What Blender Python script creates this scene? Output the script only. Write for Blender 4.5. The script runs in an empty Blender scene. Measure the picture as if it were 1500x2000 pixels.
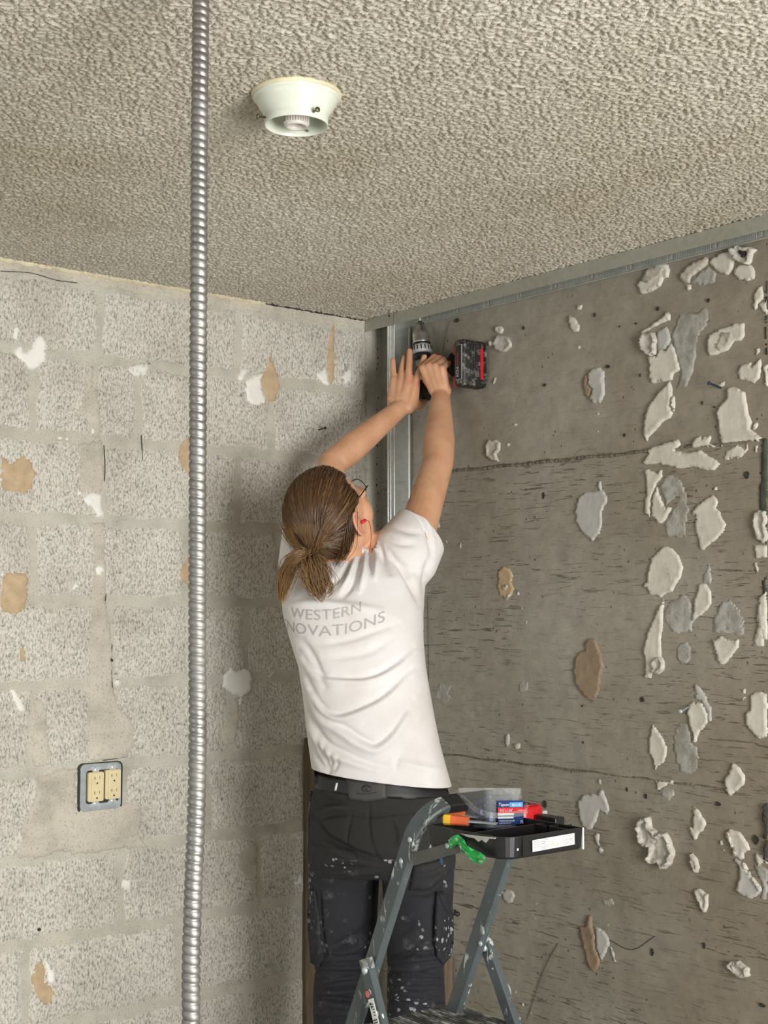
import bpy, bmesh, math, random
import numpy as np
from mathutils import Vector, Matrix
from mathutils.bvhtree import BVHTree
from mathutils.geometry import delaunay_2d_cdt
random.seed(4); rng = np.random.default_rng(7)
SC = bpy.context.scene; COL = SC.collection

# ------------------------------------------------------------------ camera, sky, light, exposure
FPX = 2667.0; TH = math.radians(39.0); PITCH = math.radians(4.07)
er = np.array([math.sin(TH), math.cos(TH), 0.0]); ef = np.array([-math.cos(TH), math.sin(TH), 0.0]); ez = np.array([0, 0, 1.0])
CAM = -(-0.0075*er + 4.0*ef) + ez*1.5
Fc = ef*math.cos(PITCH) + ez*math.sin(PITCH); Uc = -ef*math.sin(PITCH) + ez*math.cos(PITCH)
cd = bpy.data.cameras.new('camera'); cam = bpy.data.objects.new('camera', cd); COL.objects.link(cam)
cd.sensor_fit = 'VERTICAL'; cd.sensor_height = 36; cd.lens = FPX/2000*36; cd.clip_start = 0.05
cam.matrix_world = Matrix(((er[0], Uc[0], -Fc[0], CAM[0]), (er[1], Uc[1], -Fc[1], CAM[1]), (er[2], Uc[2], -Fc[2], CAM[2]), (0, 0, 0, 1)))
SC.camera = cam
W = bpy.data.worlds.new('sky'); SC.world = W; W.use_nodes = True
W.node_tree.nodes['Background'].inputs[0].default_value = (0.80, 0.90, 1.0, 1); W.node_tree.nodes['Background'].inputs[1].default_value = 0.8
def area(name, loc, rot, sx, sy, power, col):
    l = bpy.data.lights.new(name, 'AREA'); l.shape = 'RECTANGLE'; l.size = sx; l.size_y = sy; l.energy = power; l.color = col
    o = bpy.data.objects.new(name, l); o.location = loc; o.rotation_euler = rot; COL.objects.link(o)
# daylight through the balcony door opening (right), plus an added unseen fill behind the camera
area('daylight_door', (5.05, -1.60, 1.20), (0, math.radians(90), 0), 2.0, 1.35, 190, (1.0, 0.985, 0.95))
area('fill_light', (1.9, -5.3, 1.35), (math.radians(90), 0, 0), 1.6, 1.2, 14, (0.93, 0.97, 1.0))
SC.view_settings.view_transform = 'Standard'; SC.view_settings.look = 'None'; SC.view_settings.gamma = 1
SC.view_settings.use_curve_mapping = False; SC.view_settings.exposure = 0.16

def ray(px, py): return Fc + (px-750)/FPX*er + (1000-py)/FPX*Uc
def P(px, py, f): d = ray(px, py); return CAM + d*(f/d.dot(ef))
def PX(px, py, X=0.0): d = ray(px, py); return CAM + d*((X-CAM[0])/d[0])
def PY(px, py, Y=0.0): d = ray(px, py); return CAM + d*((Y-CAM[1])/d[1])
def PZ(px, py, Z): d = ray(px, py); return CAM + d*((Z-CAM[2])/d[2])
def pixarr(v):
    w = v-CAM; zc = w@Fc; return 750+FPX*(w@er)/zc, 1000-FPX*(w@Uc)/zc
def G(r, f, z): return er*r + ef*f + ez*z        # a direction given as right / away / up

# ------------------------------------------------------------------ materials
class NT:
    def __init__(s, name, rough=0.8, metal=0.0, col=(0.5, 0.5, 0.5)):
        s.m = bpy.data.materials.new(name); s.m.use_nodes = True; s.t = s.m.node_tree; s.b = s.t.nodes['Principled BSDF']
        s.b.inputs['Roughness'].default_value = rough; s.b.inputs['Metallic'].default_value = metal
        s.b.inputs['Base Color'].default_value = (*col, 1); s._n = None; s.co = None
    def node(s, ty, **k):
        n = s.t.nodes.new(ty)
        for a, v in k.items(): setattr(n, a, v)
        return n
    def coord(s, scale=(1, 1, 1), kind='Object'):
        c = s.node('ShaderNodeTexCoord'); mp = s.node('ShaderNodeMapping'); mp.inputs['Scale'].default_value = scale
        s.t.links.new(c.outputs[kind], mp.inputs[0]); return mp.outputs[0]
    def noise(s, sc, det=3, rough=0.5, scale=(1, 1, 1), dist=0.0, off=None):
        n = s.node('ShaderNodeTexNoise'); n.inputs['Scale'].default_value = sc; n.inputs['Detail'].default_value = det
        n.inputs['Roughness'].default_value = rough; n.inputs['Distortion'].default_value = dist
        v = s.coord(scale)
        if off:
            a = s.node('ShaderNodeVectorMath'); a.operation = 'ADD'; a.inputs[1].default_value = off; s.t.links.new(v, a.inputs[0]); v = a.outputs[0]
        s.t.links.new(v, n.inputs['Vector']); return n.outputs['Fac']
    def vor(s, sc, scale=(1, 1, 1), feat='F1', out='Distance', rnd=1.0):
        n = s.node('ShaderNodeTexVoronoi'); n.feature = feat; n.inputs['Scale'].default_value = sc; n.inputs['Randomness'].default_value = rnd
        s.t.links.new(s.coord(scale), n.inputs['Vector']); return n.outputs[out]
    def ramp(s, x, stops):
        r = s.node('ShaderNodeValToRGB'); e = r.color_ramp.elements
        while len(e) < len(stops): e.new(0.5)
        for q, (p, c) in zip(e, stops):
            q.position = p; q.color = (*c, 1) if isinstance(c, tuple) else (c, c, c, 1)
        s.t.links.new(x, r.inputs[0]); return r.outputs[0]
    def math(s, op, a, b=None):
        n = s.node('ShaderNodeMath'); n.operation = op
        for i, v in enumerate((a, b)):
            if v is None: continue
            if isinstance(v, (int, float)): n.inputs[i].default_value = v
            else: s.t.links.new(v, n.inputs[i])
        return n.outputs[0]
    def mix(s, f, a, b, mode='MIX'):
        n = s.node('ShaderNodeMixRGB'); n.blend_type = mode
        for i, v in enumerate((f, a, b)):
            if isinstance(v, tuple): n.inputs[i].default_value = (*v, 1)
            elif isinstance(v, (int, float)): n.inputs[i].default_value = v if i == 0 else (v, v, v, 1)
            else: s.t.links.new(v, n.inputs[i])
        return n.outputs[0]
    def col(s, x): s.t.links.new(x, s.b.inputs['Base Color']); return s
    def rough(s, x): s.t.links.new(x, s.b.inputs['Roughness']); return s
    def bump(s, h, dist=0.002, st=1.0):
        n = s.node('ShaderNodeBump'); n.inputs['Distance'].default_value = dist; n.inputs['Strength'].default_value = st
        s.t.links.new(h, n.inputs['Height'])
        if s._n is not None: s.t.links.new(s._n, n.inputs['Normal'])
        s._n = n.outputs[0]; s.t.links.new(s._n, s.b.inputs['Normal']); return s

def simple(name, col, rough=0.6, metal=0.0, var=0.12, sc=30, bump=0.0):
    n = NT(name, rough, metal, col)
    x = n.noise(sc, 4); c2 = tuple(max(0, v*(1-var)) for v in col); c1 = tuple(min(1, v*(1+var)) for v in col)
    n.col(n.ramp(x, [(0.3, c2), (0.7, c1)]))
    if bump: n.bump(n.noise(sc*6, 3), bump)
    return n.m

def m_block():
    n = NT('cinder_block', 0.95)
    big = n.noise(5, 4, 0.6); tone = n.ramp(big, [(0.3, (0.52, 0.49, 0.43)), (0.52, (0.63, 0.60, 0.535)), (0.72, (0.67, 0.645, 0.575))])
    h = n.noise(205, 4, 0.66, (1, 1, 0.55))
    fine = n.noise(520, 2, 0.6, (1, 1, 0.45))
    k = n.ramp(n.math('ADD', n.math('MULTIPLY', h, 0.7), n.math('MULTIPLY', fine, 0.3)), [(0.34, 0.22), (0.45, 0.72), (0.56, 1.08)])
    n.col(n.mix(1.0, tone, k, 'MULTIPLY')); n.bump(h, 0.004, 0.7); n.bump(fine, 0.0012, 0.6); return n.m
def m_mortar(name='mortar', c=(0.50, 0.478, 0.415)):
    n = NT(name, 0.92)
    a = n.noise(9, 5, 0.65, (1, 1, 1.3)); b = n.noise(2.2, 3)
    t = n.ramp(a, [(0.28, tuple(v*0.72 for v in c)), (0.5, c), (0.75, tuple(min(1, v*1.2) for v in c))])
    t = n.mix(n.ramp(b, [(0.45, 0.0), (0.65, 0.35)]), t, (0.44, 0.41, 0.33))
    sp = n.ramp(n.noise(230, 3, 0.7), [(0.36, 0.6), (0.43, 1.0)])
    n.col(n.mix(1.0, t, sp, 'MULTIPLY')); n.bump(n.noise(60, 5, 0.65), 0.004, 0.6); n.bump(n.noise(300, 2), 0.0008, 0.6); return n.m
def m_concrete():
    n = NT('board_marked_concrete', 0.78)
    big = n.noise(1.8, 5, 0.6); tone = n.ramp(big, [(0.3, (0.24, 0.217, 0.165)), (0.5, (0.298, 0.276, 0.226)), (0.72, (0.35, 0.33, 0.28))])
    # brown tint towards the window side and the slab
    sx = n.node('ShaderNodeSeparateXYZ'); n.t.links.new(n.coord(), sx.inputs[0])
    edge = n.math('ADD', n.math('MULTIPLY', sx.outputs[0], 0.55), n.math('MULTIPLY', n.noise(3, 4), 0.6))
    tone = n.mix(n.ramp(edge, [(0.72, 0.0), (1.05, 0.55)]), tone, (0.20, 0.155, 0.105))
    # wood grain left by the forms: short dark horizontal cracks
    mask = n.ramp(n.noise(3.2, 3, 0.6, (1, 1, 1.8), off=(3, 1, 2)), [(0.42, 0.0), (0.60, 1.0)])
    low = n.ramp(sx.outputs[2], [(0.0, 1.0), (1.0, 1.0)])
    up = n.math('LESS_THAN', sx.outputs[2], 1.88); up = n.math('ADD', n.math('MULTIPLY', up, 0.85), 0.15)
    g1 = n.noise(60, 4, 0.68, (0.17, 1, 2.2), 0.5); g2 = n.noise(105, 3, 0.7, (0.13, 1, 1.7), 0.3, off=(5, 5, 5))
    l1 = n.ramp(g1, [(0.36, 1.0), (0.40, 0.0)]); l2 = n.ramp(g2, [(0.335, 1.0), (0.375, 0.0)])
    ln = n.math('MULTIPLY', n.math('MAXIMUM', l1, n.math('MULTIPLY', l2, 0.8)), n.math('MULTIPLY', n.math('ADD', n.math('MULTIPLY', mask, 0.85), 0.25), up))
    pits = n.math('MULTIPLY', n.ramp(n.vor(38), [(0.09, 1.0), (0.14, 0.0)]), n.ramp(n.noise(7, 2, off=(9, 2, 1)), [(0.52, 0.0), (0.6, 1.0)]))
    dk = n.math('MAXIMUM', ln, pits)
    scuff = n.ramp(n.noise(24, 5, 0.7), [(0.3, 0.82), (0.7, 1.15)])
    c = n.mix(1.0, tone, scuff, 'MULTIPLY'); c = n.mix(n.math('MULTIPLY', dk, 0.72), c, (0.075, 0.062, 0.042))
    n.col(c); n.bump(n.math('SUBTRACT', 1.0, dk), 0.0025, 0.8); n.bump(n.noise(25, 5, 0.6, (1, 1, 1.5)), 0.004, 0.45); return n.m
def m_plaster(name, c, amt=0.10, b=0.003):
    n = NT(name, 0.6)
    a = n.noise(22, 4, 0.6, (1, 1, 1.6)); n.col(n.ramp(a, [(0.3, tuple(v*(1-amt*1.4) for v in c)), (0.6, c), (0.8, tuple(min(1, v*(1+amt*0.6)) for v in c))]))
    n.bump(n.noise(45, 4, 0.6, (1, 1, 0.6)), b, 0.5); n.bump(n.ramp(n.vor(110), [(0.05, 0.0), (0.12, 1.0)]), 0.0007, 0.5); return n.m
def m_thin(name, c, lo=0.42, hi=0.6):
    # a thin scraped film: broken up, concrete shows through
    n = NT(name, 0.8)
    a = n.noise(26, 6, 0.75, (1, 1, 0.7)); base = (0.24, 0.225, 0.19)
    n.col(n.mix(n.ramp(a, [(lo, 0.1), (hi, 1.0)]), base, c)); n.bump(a, 0.002, 0.6); return n.m
def m_paper(name, c):
    n = NT(name, 0.85); a = n.noise(40, 5, 0.6); n.col(n.ramp(a, [(0.3, tuple(v*0.82 for v in c)), (0.7, tuple(v*1.12 for v in c))]))
    n.bump(n.noise(55, 4, 0.6), 0.003, 0.5); return n.m
def m_brushed(name, c, rough=0.32, sc=(1, 1, 1), metal=1.0):
    n = NT(name, rough, metal, c); a = n.noise(60, 4, 0.6, sc); n.col(n.ramp(a, [(0.3, tuple(v*0.86 for v in c)), (0.7, tuple(min(1, v*1.08) for v in c))]))
    n.rough(n.ramp(n.noise(14, 4), [(0.3, rough*0.8), (0.7, rough*1.35)])); return n.m
def splat(n, base, paint, sc=55, amt=0.28, sc2=9, thr=0.52):
    d = n.vor(sc); w = n.noise(sc*1.3, 3, 0.6); e = n.math('ADD', d, n.math('MULTIPLY', w, 0.45))
    s = n.ramp(e, [(amt, 1.0), (amt+0.03, 0.0)]); mk = n.ramp(n.noise(sc2, 3, 0.6), [(thr, 0.0), (thr+0.07, 1.0)])
    f = n.math('MULTIPLY', s, mk); return n.mix(f, base, paint), f
def m_ladder():
    n = NT('grey_enamel_paint_spotted', 0.42, 0.0)
    base = n.ramp(n.noise(7, 4), [(0.3, (0.062, 0.078, 0.082)), (0.7, (0.088, 0.108, 0.115))])
    c, f = splat(n, base, (0.62, 0.66, 0.64), 42, 0.44, 10, 0.53)
    st = n.ramp(n.noise(26, 4, 0.7, (1.6, 1, 0.35), 0.5, off=(2, 7, 3)), [(0.57, 0.0), (0.62, 1.0)]); c = n.mix(st, c, (0.45, 0.48, 0.46))
    n.col(c); n.bump(n.math('ADD', f, st), 0.0008); return n.m
def m_black_tray():
    n = NT('black_plastic_paint_spotted', 0.33)
    c, f = splat(n, (0.012, 0.012, 0.013), (0.55, 0.57, 0.56), 60, 0.30, 12, 0.55); n.col(c); n.bump(f, 0.0005); return n.m
def m_trouser():
    n = NT('dark_work_cloth', 0.88)
    base = n.ramp(n.noise(4, 4), [(0.3, (0.011, 0.012, 0.016)), (0.7, (0.019, 0.020, 0.026))])
    sx = n.node('ShaderNodeSeparateXYZ'); n.t.links.new(n.coord(), sx.inputs[0])
    base = n.mix(n.ramp(sx.outputs[2], [(0.86, 0.0), (0.98, 0.8)]), base, (0.021, 0.020, 0.018))
    mk = n.math('LESS_THAN', sx.outputs[2], 0.95)
    c, f = splat(n, base, (0.34, 0.34, 0.35), 60, 0.50, 9, 0.50)
    c = n.mix(n.math('MULTIPLY', mk, 0.85), base, c)
    sm = n.ramp(n.noise(13, 6, 0.75, off=(4, 4, 1)), [(0.57, 0.0), (0.70, 0.30)]); c = n.mix(n.math('MULTIPLY', sm, mk), c, (0.30, 0.29, 0.30))
    n.col(c); n.bump(n.noise(420, 2), 0.0006, 0.6); n.bump(n.noise(22, 4, 0.6), 0.004, 0.35); return n.m
def m_cotton():
    n = NT('white_cotton', 0.85)
    a = n.noise(6, 4, 0.6); n.col(n.ramp(a, [(0.35, (0.66, 0.625, 0.605)), (0.6, (0.74, 0.72, 0.725))]))
    n.bump(n.noise(30, 3, 0.55, (1, 1, 0.8)), 0.004, 0.22); n.bump(n.noise(600, 1), 0.0003, 0.4); return n.m
def m_skin():
    n = NT('skin', 0.52)
    a = n.noise(16, 4, 0.6); c = n.ramp(a, [(0.3, (0.54, 0.275, 0.155)), (0.55, (0.62, 0.345, 0.205)), (0.75, (0.65, 0.36, 0.23))])
    n.col(c); n.b.inputs['Subsurface Weight'].default_value = 0.08; n.b.inputs['Subsurface Radius'].default_value = (0.02, 0.008, 0.004); n.b.inputs['Subsurface Scale'].default_value = 0.25
    n.bump(n.noise(150, 3, 0.6), 0.0006, 0.5); return n.m
def m_hair():
    n = NT('brown_hair', 0.34)
    g = n.node('ShaderNodeNewGeometry'); r = n.ramp(g.outputs['Random Per Island'], [(0.0, (0.035, 0.016, 0.008)), (0.5, (0.075, 0.036, 0.016)), (0.85, (0.14, 0.072, 0.032)), (1.0, (0.24, 0.14, 0.065))])
    at = n.node('ShaderNodeAttribute'); at.attribute_name = 'gold'
    n.col(n.mix(n.math('MULTIPLY', at.outputs['Fac'], 0.75), r, (0.40, 0.235, 0.095))); n.b.inputs['Specular IOR Level'].default_value = 0.6; return n.m
def m_ceiling():
    n = NT('stippled_ceiling_paint', 0.9)
    b = n.noise(1.4, 4, 0.6); t = n.ramp(b, [(0.32, (0.44, 0.39, 0.30)), (0.5, (0.52, 0.48, 0.395)), (0.7, (0.58, 0.55, 0.47))])
    n.col(t); n.bump(n.noise(330, 2, 0.6), 0.0022, 0.8); return n.m
def m_wood():
    n = NT('rough_wood', 0.85); a = n.noise(30, 5, 0.7, (1, 1, 0.12), 0.4); n.col(n.ramp(a, [(0.3, (0.08, 0.055, 0.03)), (0.7, (0.19, 0.14, 0.09))])); n.bump(a, 0.002); return n.m  # wood tone darkened to carry the shade it stands in
def m_clear():
    n = NT('frosted_clear_plastic', 0.22, 0.0, (0.70, 0.72, 0.74)); n.b.inputs['Alpha'].default_value = 0.11
    n.b.inputs['IOR'].default_value = 1.45; n.bump(n.noise(60, 2), 0.0004, 0.5); return n.m
def m_tape():
    n = NT('green_painters_tape', 0.5); a = n.noise(45, 3, 0.6); n.col(n.ramp(a, [(0.36, (0.55, 0.62, 0.55)), (0.44, (0.02, 0.36, 0.07)), (0.8, (0.03, 0.52, 0.12))])); n.bump(n.noise(120, 3), 0.002); return n.m
def m_battery():
    n = NT('dusty_black_plastic', 0.5)
    a = n.noise(48, 5, 0.75); n.col(n.mix(n.ramp(a, [(0.52, 0.0), (0.66, 0.75)]), (0.014, 0.014, 0.014), (0.30, 0.285, 0.25))); n.bump(a, 0.0012); return n.m

M = dict(block=m_block(), mortar=m_mortar(), smear=m_mortar('mortar_smear', (0.52, 0.485, 0.41)), conc=m_concrete(),
    plaster=m_plaster('cream_plaster', (0.60, 0.57, 0.495)), plaster2=m_plaster('grey_plaster', (0.46, 0.45, 0.42), 0.06), rough=m_plaster('crumbly_plaster', (0.54, 0.51, 0.45), 0.2, 0.006),
    white=m_plaster('white_plaster', (0.80, 0.79, 0.74), 0.06), thin=m_thin('scraped_plaster_film', (0.42, 0.41, 0.38)), stain=m_thin('brown_stained_plaster', (0.50, 0.46, 0.39), 0.40, 0.52),
    whitethin=m_thin('thin_white_plaster', (0.74, 0.73, 0.68), 0.40, 0.50),
    tan=m_paper('tan_paper', (0.50, 0.375, 0.235)), brown=m_paper('brown_paper', (0.27, 0.20, 0.13)), dark=simple('dark_dirt_and_shade', (0.035, 0.032, 0.026), 0.9),  # the dark tone also paints the shade in holes and gaps
    green=simple('dark_green', (0.045, 0.055, 0.04), 0.8, 0, 0.4), ceil=m_ceiling(), caulk=simple('yellowed_caulk', (0.66, 0.60, 0.43), 0.7, 0, 0.2, 14),
    galv=m_brushed('galvanised_steel', (0.55, 0.58, 0.56), 0.42, (1, 1, 1), .6), galvm=m_brushed('dull_galvanised_steel', (0.42, 0.42, 0.36), 0.50, (1, 1, 1), .45), shiny=m_brushed('mirror_steel', (0.72, 0.76, 0.76), 0.16, (1, 1, 1), .85),
    conduit=m_brushed('conduit_steel', (0.32, 0.315, 0.305), 0.48, (1, 1, 1), .9), chrome=m_brushed('chuck_steel', (0.66, 0.65, 0.68), 0.24), enamel=simple('cream_enamel', (0.66, 0.69, 0.60), 0.28, 0, 0.05, 20),
    porcelain=simple('porcelain', (0.62, 0.58, 0.53), 0.35, 0, 0.08), brass=simple('aged_screw', (0.16, 0.13, 0.09), 0.4, 0.8), ivory=simple('ivory_plastic', (0.72, 0.62, 0.38), 0.35, 0, 0.05),
    zinc=simple('zinc_plate', (0.46, 0.51, 0.54), 0.35, 0.35, 0.2), zincw=simple('bright_zinc', (0.80, 0.83, 0.85), 0.3, 0.6, 0.1), black=simple('black_rubber', (0.012, 0.012, 0.012), 0.45),
    skin=m_skin(), hair=m_hair(), haircap=simple('hair_base', (0.085, 0.044, 0.02), 0.5, 0, 0.3, 90), cotton=m_cotton(), print=simple('grey_ink', (0.43, 0.42, 0.41), 0.9, 0, 0.05), trouser=m_trouser(),
    patch=simple('charcoal_leather', (0.050, 0.047, 0.045), 0.6, 0, 0.2), belt=simple('black_belt', (0.012, 0.012, 0.012), 0.5, 0, 0.3), red=simple('red_plastic', (0.55, 0.012, 0.018), 0.3, 0, 0.1), redd=simple('dull_red', (0.36, 0.02, 0.025), 0.45, 0, 0.3),
    batt=m_battery(), grey=simple('grey_plastic', (0.42, 0.43, 0.42), 0.4, 0, 0.1), ladder=m_ladder(), tray=m_black_tray(), wood=m_wood(), clear=m_clear(), tape=m_tape(),
    orange=simple('orange_plastic', (0.72, 0.15, 0.05), 0.4, 0, 0.12), yellow=simple('yellow_plastic', (0.80, 0.50, 0.03), 0.4, 0, 0.1), bluelab=simple('navy_label', (0.010, 0.035, 0.15), 0.4, 0, 0.1), redlab=simple('red_label', (0.62, 0.02, 0.03), 0.4),
    paper=simple('white_label', (0.74, 0.75, 0.74), 0.5, 0, 0.06), lblue=simple('pale_blue_print', (0.10, 0.34, 0.70), 0.4), ink=simple('black_ink', (0.03, 0.03, 0.03), 0.6), screwblue=simple('blue_coated_steel', (0.03, 0.055, 0.12), 0.35, 0.4, 0.5, 200),
    pink=simple('pink_label', (0.60, 0.16, 0.18), 0.5), shoe=simple('brown_boot', (0.08, 0.055, 0.035), 0.6, 0, 0.3), floor=m_mortar('floor_concrete', (0.30, 0.29, 0.27)), wallp=simple('old_white_paint', (0.62, 0.60, 0.55), 0.85),
    glass=simple('lens', (0.8, 0.82, 0.82), 0.05), navy=simple('blue_cloth', (0.02, 0.06, 0.13), 0.8))
M['joint'] = m_plaster('crumbly_form_joint', (0.19, 0.172, 0.13), 0.45, 0.006)
def m_worn():
    n = NT('worn_ribbed_metal', 0.5); a = n.noise(34, 5, 0.7, (0.5, 1.6, 1)); n.col(n.ramp(a, [(0.45, (0.05, 0.055, 0.055)), (0.53, (0.16, 0.165, 0.16)), (0.66, (0.62, 0.62, 0.58))])); n.bump(a, 0.001); return n.m
M['worn'] = m_worn()
M['glass'].node_tree.nodes['Principled BSDF'].inputs['Alpha'].default_value = 0.15

# ------------------------------------------------------------------ helpers
def link(name, me, mat=None, parent=None, smooth=False, **props):
    o = bpy.data.objects.new(name, me); COL.objects.link(o)
    if mat is not None and me is not None and not me.materials: me.materials.append(mat)
    if smooth and me is not None: me.polygons.foreach_set('use_smooth', [True]*len(me.polygons))
    if parent is not None: o.parent = parent
    for k, v in props.items(): o[k] = v
    return o
def bmobj(name, bm, mat=None, parent=None, smooth=False, **props):
    bmesh.ops.recalc_face_normals(bm, faces=bm.faces)
    me = bpy.data.meshes.new(name); bm.to_mesh(me); bm.free(); return link(name, me, mat, parent, smooth, **props)
def pyobj(name, v, f, mat=None, parent=None, smooth=False, **props):
    me = bpy.data.meshes.new(name); me.from_pydata([tuple(map(float, q)) for q in v], [], f); me.update(); return link(name, me, mat, parent, smooth, **props)
def empty(name, loc=(0, 0, 0), **props):
    o = bpy.data.objects.new(name, None); COL.objects.link(o); o.empty_display_size = 0.05; o['_loc'] = list(map(float, loc))
    for k, v in props.items(): o[k] = v
    return o
def seat_empty(o):
    # the empty sits at the thing's base; children keep their place
    L = Vector(o['_loc']); o.location = L; del o['_loc']
    for c in o.children: c.matrix_parent_inverse = Matrix.Translation(-L)
def box(bm, lo, hi, bev=0.0, M4=None):
    r = bmesh.ops.create_cube(bm, size=1); vs = r['verts']
    for v in vs: v.co = Vector([(lo[i]+hi[i])/2 + v.co[i]*(hi[i]-lo[i]) for i in range(3)])
    if bev > 0:
        es = list({e for v in vs for e in v.link_edges})
        q = bmesh.ops.bevel(bm, geom=es, offset=bev, segments=2, affect='EDGES', profile=0.5); vs = list({v for f in q['faces'] for v in f.verts} | {v for v in vs if v.is_valid})
    if M4 is not None:
        for v in vs: v.co = M4 @ v.co
    return vs
def frame(o, x, y, z):
    return Matrix(((x[0], y[0], z[0], o[0]), (x[1], y[1], z[1], o[1]), (x[2], y[2], z[2], o[2]), (0, 0, 0, 1)))
def perp(d):
    d = Vector(d).normalized(); a = Vector((0, 0, 1)) if abs(d.z) < 0.9 else Vector((1, 0, 0))
    u = d.cross(a).normalized(); return u, d.cross(u).normalized(), d
def lathe(bm, prof, o=(0, 0, 0), axis=(0, 0, 1), n=32, cap=True):
    u, w, d = perp(axis); o = Vector(o); rings = []
    for r, h in prof:
        rings.append([bm.verts.new(o+d*h+(u*math.cos(a)+w*math.sin(a))*max(r, 1e-5)) for a in [2*math.pi*i/n for i in range(n)]])
    for a, b in zip(rings, rings[1:]):
        for i in range(n): bm.faces.new((a[i], a[(i+1) % n], b[(i+1) % n], b[i]))
    if cap: bm.faces.new(rings[0][::-1]); bm.faces.new(rings[-1])
def capsule(bm, p0, p1, r0, r1, n=20):
    p0 = Vector(p0); p1 = Vector(p1); d = p1-p0; L = d.length
    pr = [(r0*math.sin(t), -r0*math.cos(t)) for t in [math.pi/2*i/6 for i in range(0, 7)]] + [(r1*math.cos(t), L+r1*math.sin(t)) for t in [math.pi/2*i/6 for i in range(0, 7)]]
    lathe(bm, pr, p0, d, n)
def ellipsoid(bm, c, ax):
    r = bmesh.ops.create_uvsphere(bm, u_segments=32, v_segments=20, radius=1)
    for v in r['verts']: v.co = Vector(c)+Vector(ax[0])*v.co.x+Vector(ax[1])*v.co.y+Vector(ax[2])*v.co.z
def loft(bm, rings, cap=True, closed=True):
    R = [[bm.verts.new(tuple(map(float, p))) for p in r] for r in rings]; n = len(R[0])
    for a, b in zip(R, R[1:]):
        for i in range(n if closed else n-1): bm.faces.new((a[i], a[(i+1) % n], b[(i+1) % n], b[i]))
    if cap: bm.faces.new(R[0][::-1]); bm.faces.new(R[-1])
    return R
def sweep(bm, path, prof, up=None, closed=False, cap=True):
    # prof: (a,b) offsets along (side, up) ; up: fixed or None
    path = [Vector(tuple(map(float, p))) for p in path]; n = len(path); rings = []
    pu = None
    for i, p in enumerate(path):
        t = ((path[(i+1) % n] if (closed or i < n-1) else p) - (path[i-1] if (closed or i > 0) else p)).normalized()
        if up is not None: u = Vector(up); s = t.cross(u).normalized(); u = s.cross(t).normalized()
        else:
            if pu is None: s, u, _ = perp(t)
            else: u = (pu - t*pu.dot(t)).normalized(); s = t.cross(u)
            pu = u
        rings.append([p+s*a+u*b for a, b in prof])
    loft(bm, rings + ([rings[0]] if closed else []), cap=cap and not closed)
def circ(r, n=8): return [(r*math.cos(2*math.pi*i/n), r*math.sin(2*math.pi*i/n)) for i in range(n)]
def spline(pts, m=8):
    pts = [np.array(p, float) for p in pts]; out = []
    q = [2*pts[0]-pts[1]]+pts+[2*pts[-1]-pts[-2]]
    for i in range(1, len(q)-2):
        for k in range(m):
            t = k/m; a, b, c, d = q[i-1], q[i], q[i+1], q[i+2]
            out.append(0.5*((2*b)+(-a+c)*t+(2*a-5*b+4*c-d)*t*t+(-a+3*b-3*c+d)*t**3))
    out.append(pts[-1]); return out
def remesh(bm, voxel, it=4, fac=0.5):
    me = bpy.data.meshes.new('tmp'); bmesh.ops.recalc_face_normals(bm, faces=bm.faces); bm.to_mesh(me); bm.free()
    o = bpy.data.objects.new('tmp', me); COL.objects.link(o)
    m = o.modifiers.new('r', 'REMESH'); m.mode = 'VOXEL'; m.voxel_size = voxel
    s = o.modifiers.new('s', 'SMOOTH'); s.iterations = it; s.factor = fac
    dg = bpy.context.evaluated_depsgraph_get(); out = bpy.data.meshes.new_from_object(o.evaluated_get(dg))
    bpy.data.objects.remove(o); bpy.data.meshes.remove(me); return out
def getv(me): a = np.empty(len(me.vertices)*3); me.vertices.foreach_get('co', a); return a.reshape(-1, 3)
def getn(me): a = np.empty(len(me.vertices)*3); me.vertices.foreach_get('normal', a); return a.reshape(-1, 3)
def setv(me, v): me.vertices.foreach_set('co', v.ravel()); me.update()
def segdist(px, py, line):
    best = np.full(px.shape, 1e9); tt = np.zeros(px.shape); n = len(line)-1
    for i in range(n):
        ax, ay = line[i]; bx, by = line[i+1]; dx, dy = bx-ax, by-ay; L = dx*dx+dy*dy+1e-9
        t = np.clip(((px-ax)*dx+(py-ay)*dy)/L, 0, 1); d = np.hypot(px-ax-t*dx, py-ay-t*dy); k = d < best
        best[k] = d[k]; tt[k] = (i+t[k])/n
    return best, tt
def crease(me, items, gain=1.0):
    v = getv(me); n = getn(me); px, py = pixarr(v); face = np.clip(-((v-CAM)*n).sum(1)/np.linalg.norm(v-CAM, axis=1)*3, 0, 1)
    D = np.zeros(len(v))
    for line, w, amp in items:
        line = [tuple(p) for p in spline([(*p, 0) for p in line], 5)]; line = [(p[0], p[1]) for p in line]
        d, t = segdist(px, py, line); D += amp*gain*np.exp(-(d/w)**2)*np.sin(math.pi*np.clip(t, 0.04, 0.96))**0.5
    setv(me, v+n*(D*face)[:, None])
_fft = {}
def field(shape, cell, lo, hi, seed, aniso=1.0, ang=0.0):
    r = np.random.default_rng(seed); w = np.fft.rfft2(r.standard_normal(shape)); fy = np.fft.fftfreq(shape[0], cell)[:, None]; fx = np.fft.rfftfreq(shape[1], cell)[None, :]
    u = fx*math.cos(ang)+fy*math.sin(ang); q = -fx*math.sin(ang)+fy*math.cos(ang); k = np.hypot(u*aniso, q)
    f = np.exp(-((k-(lo+hi)/2)/((hi-lo)/2))**2); o = np.fft.irfft2(w*f, s=shape); return o/o.std()
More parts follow.
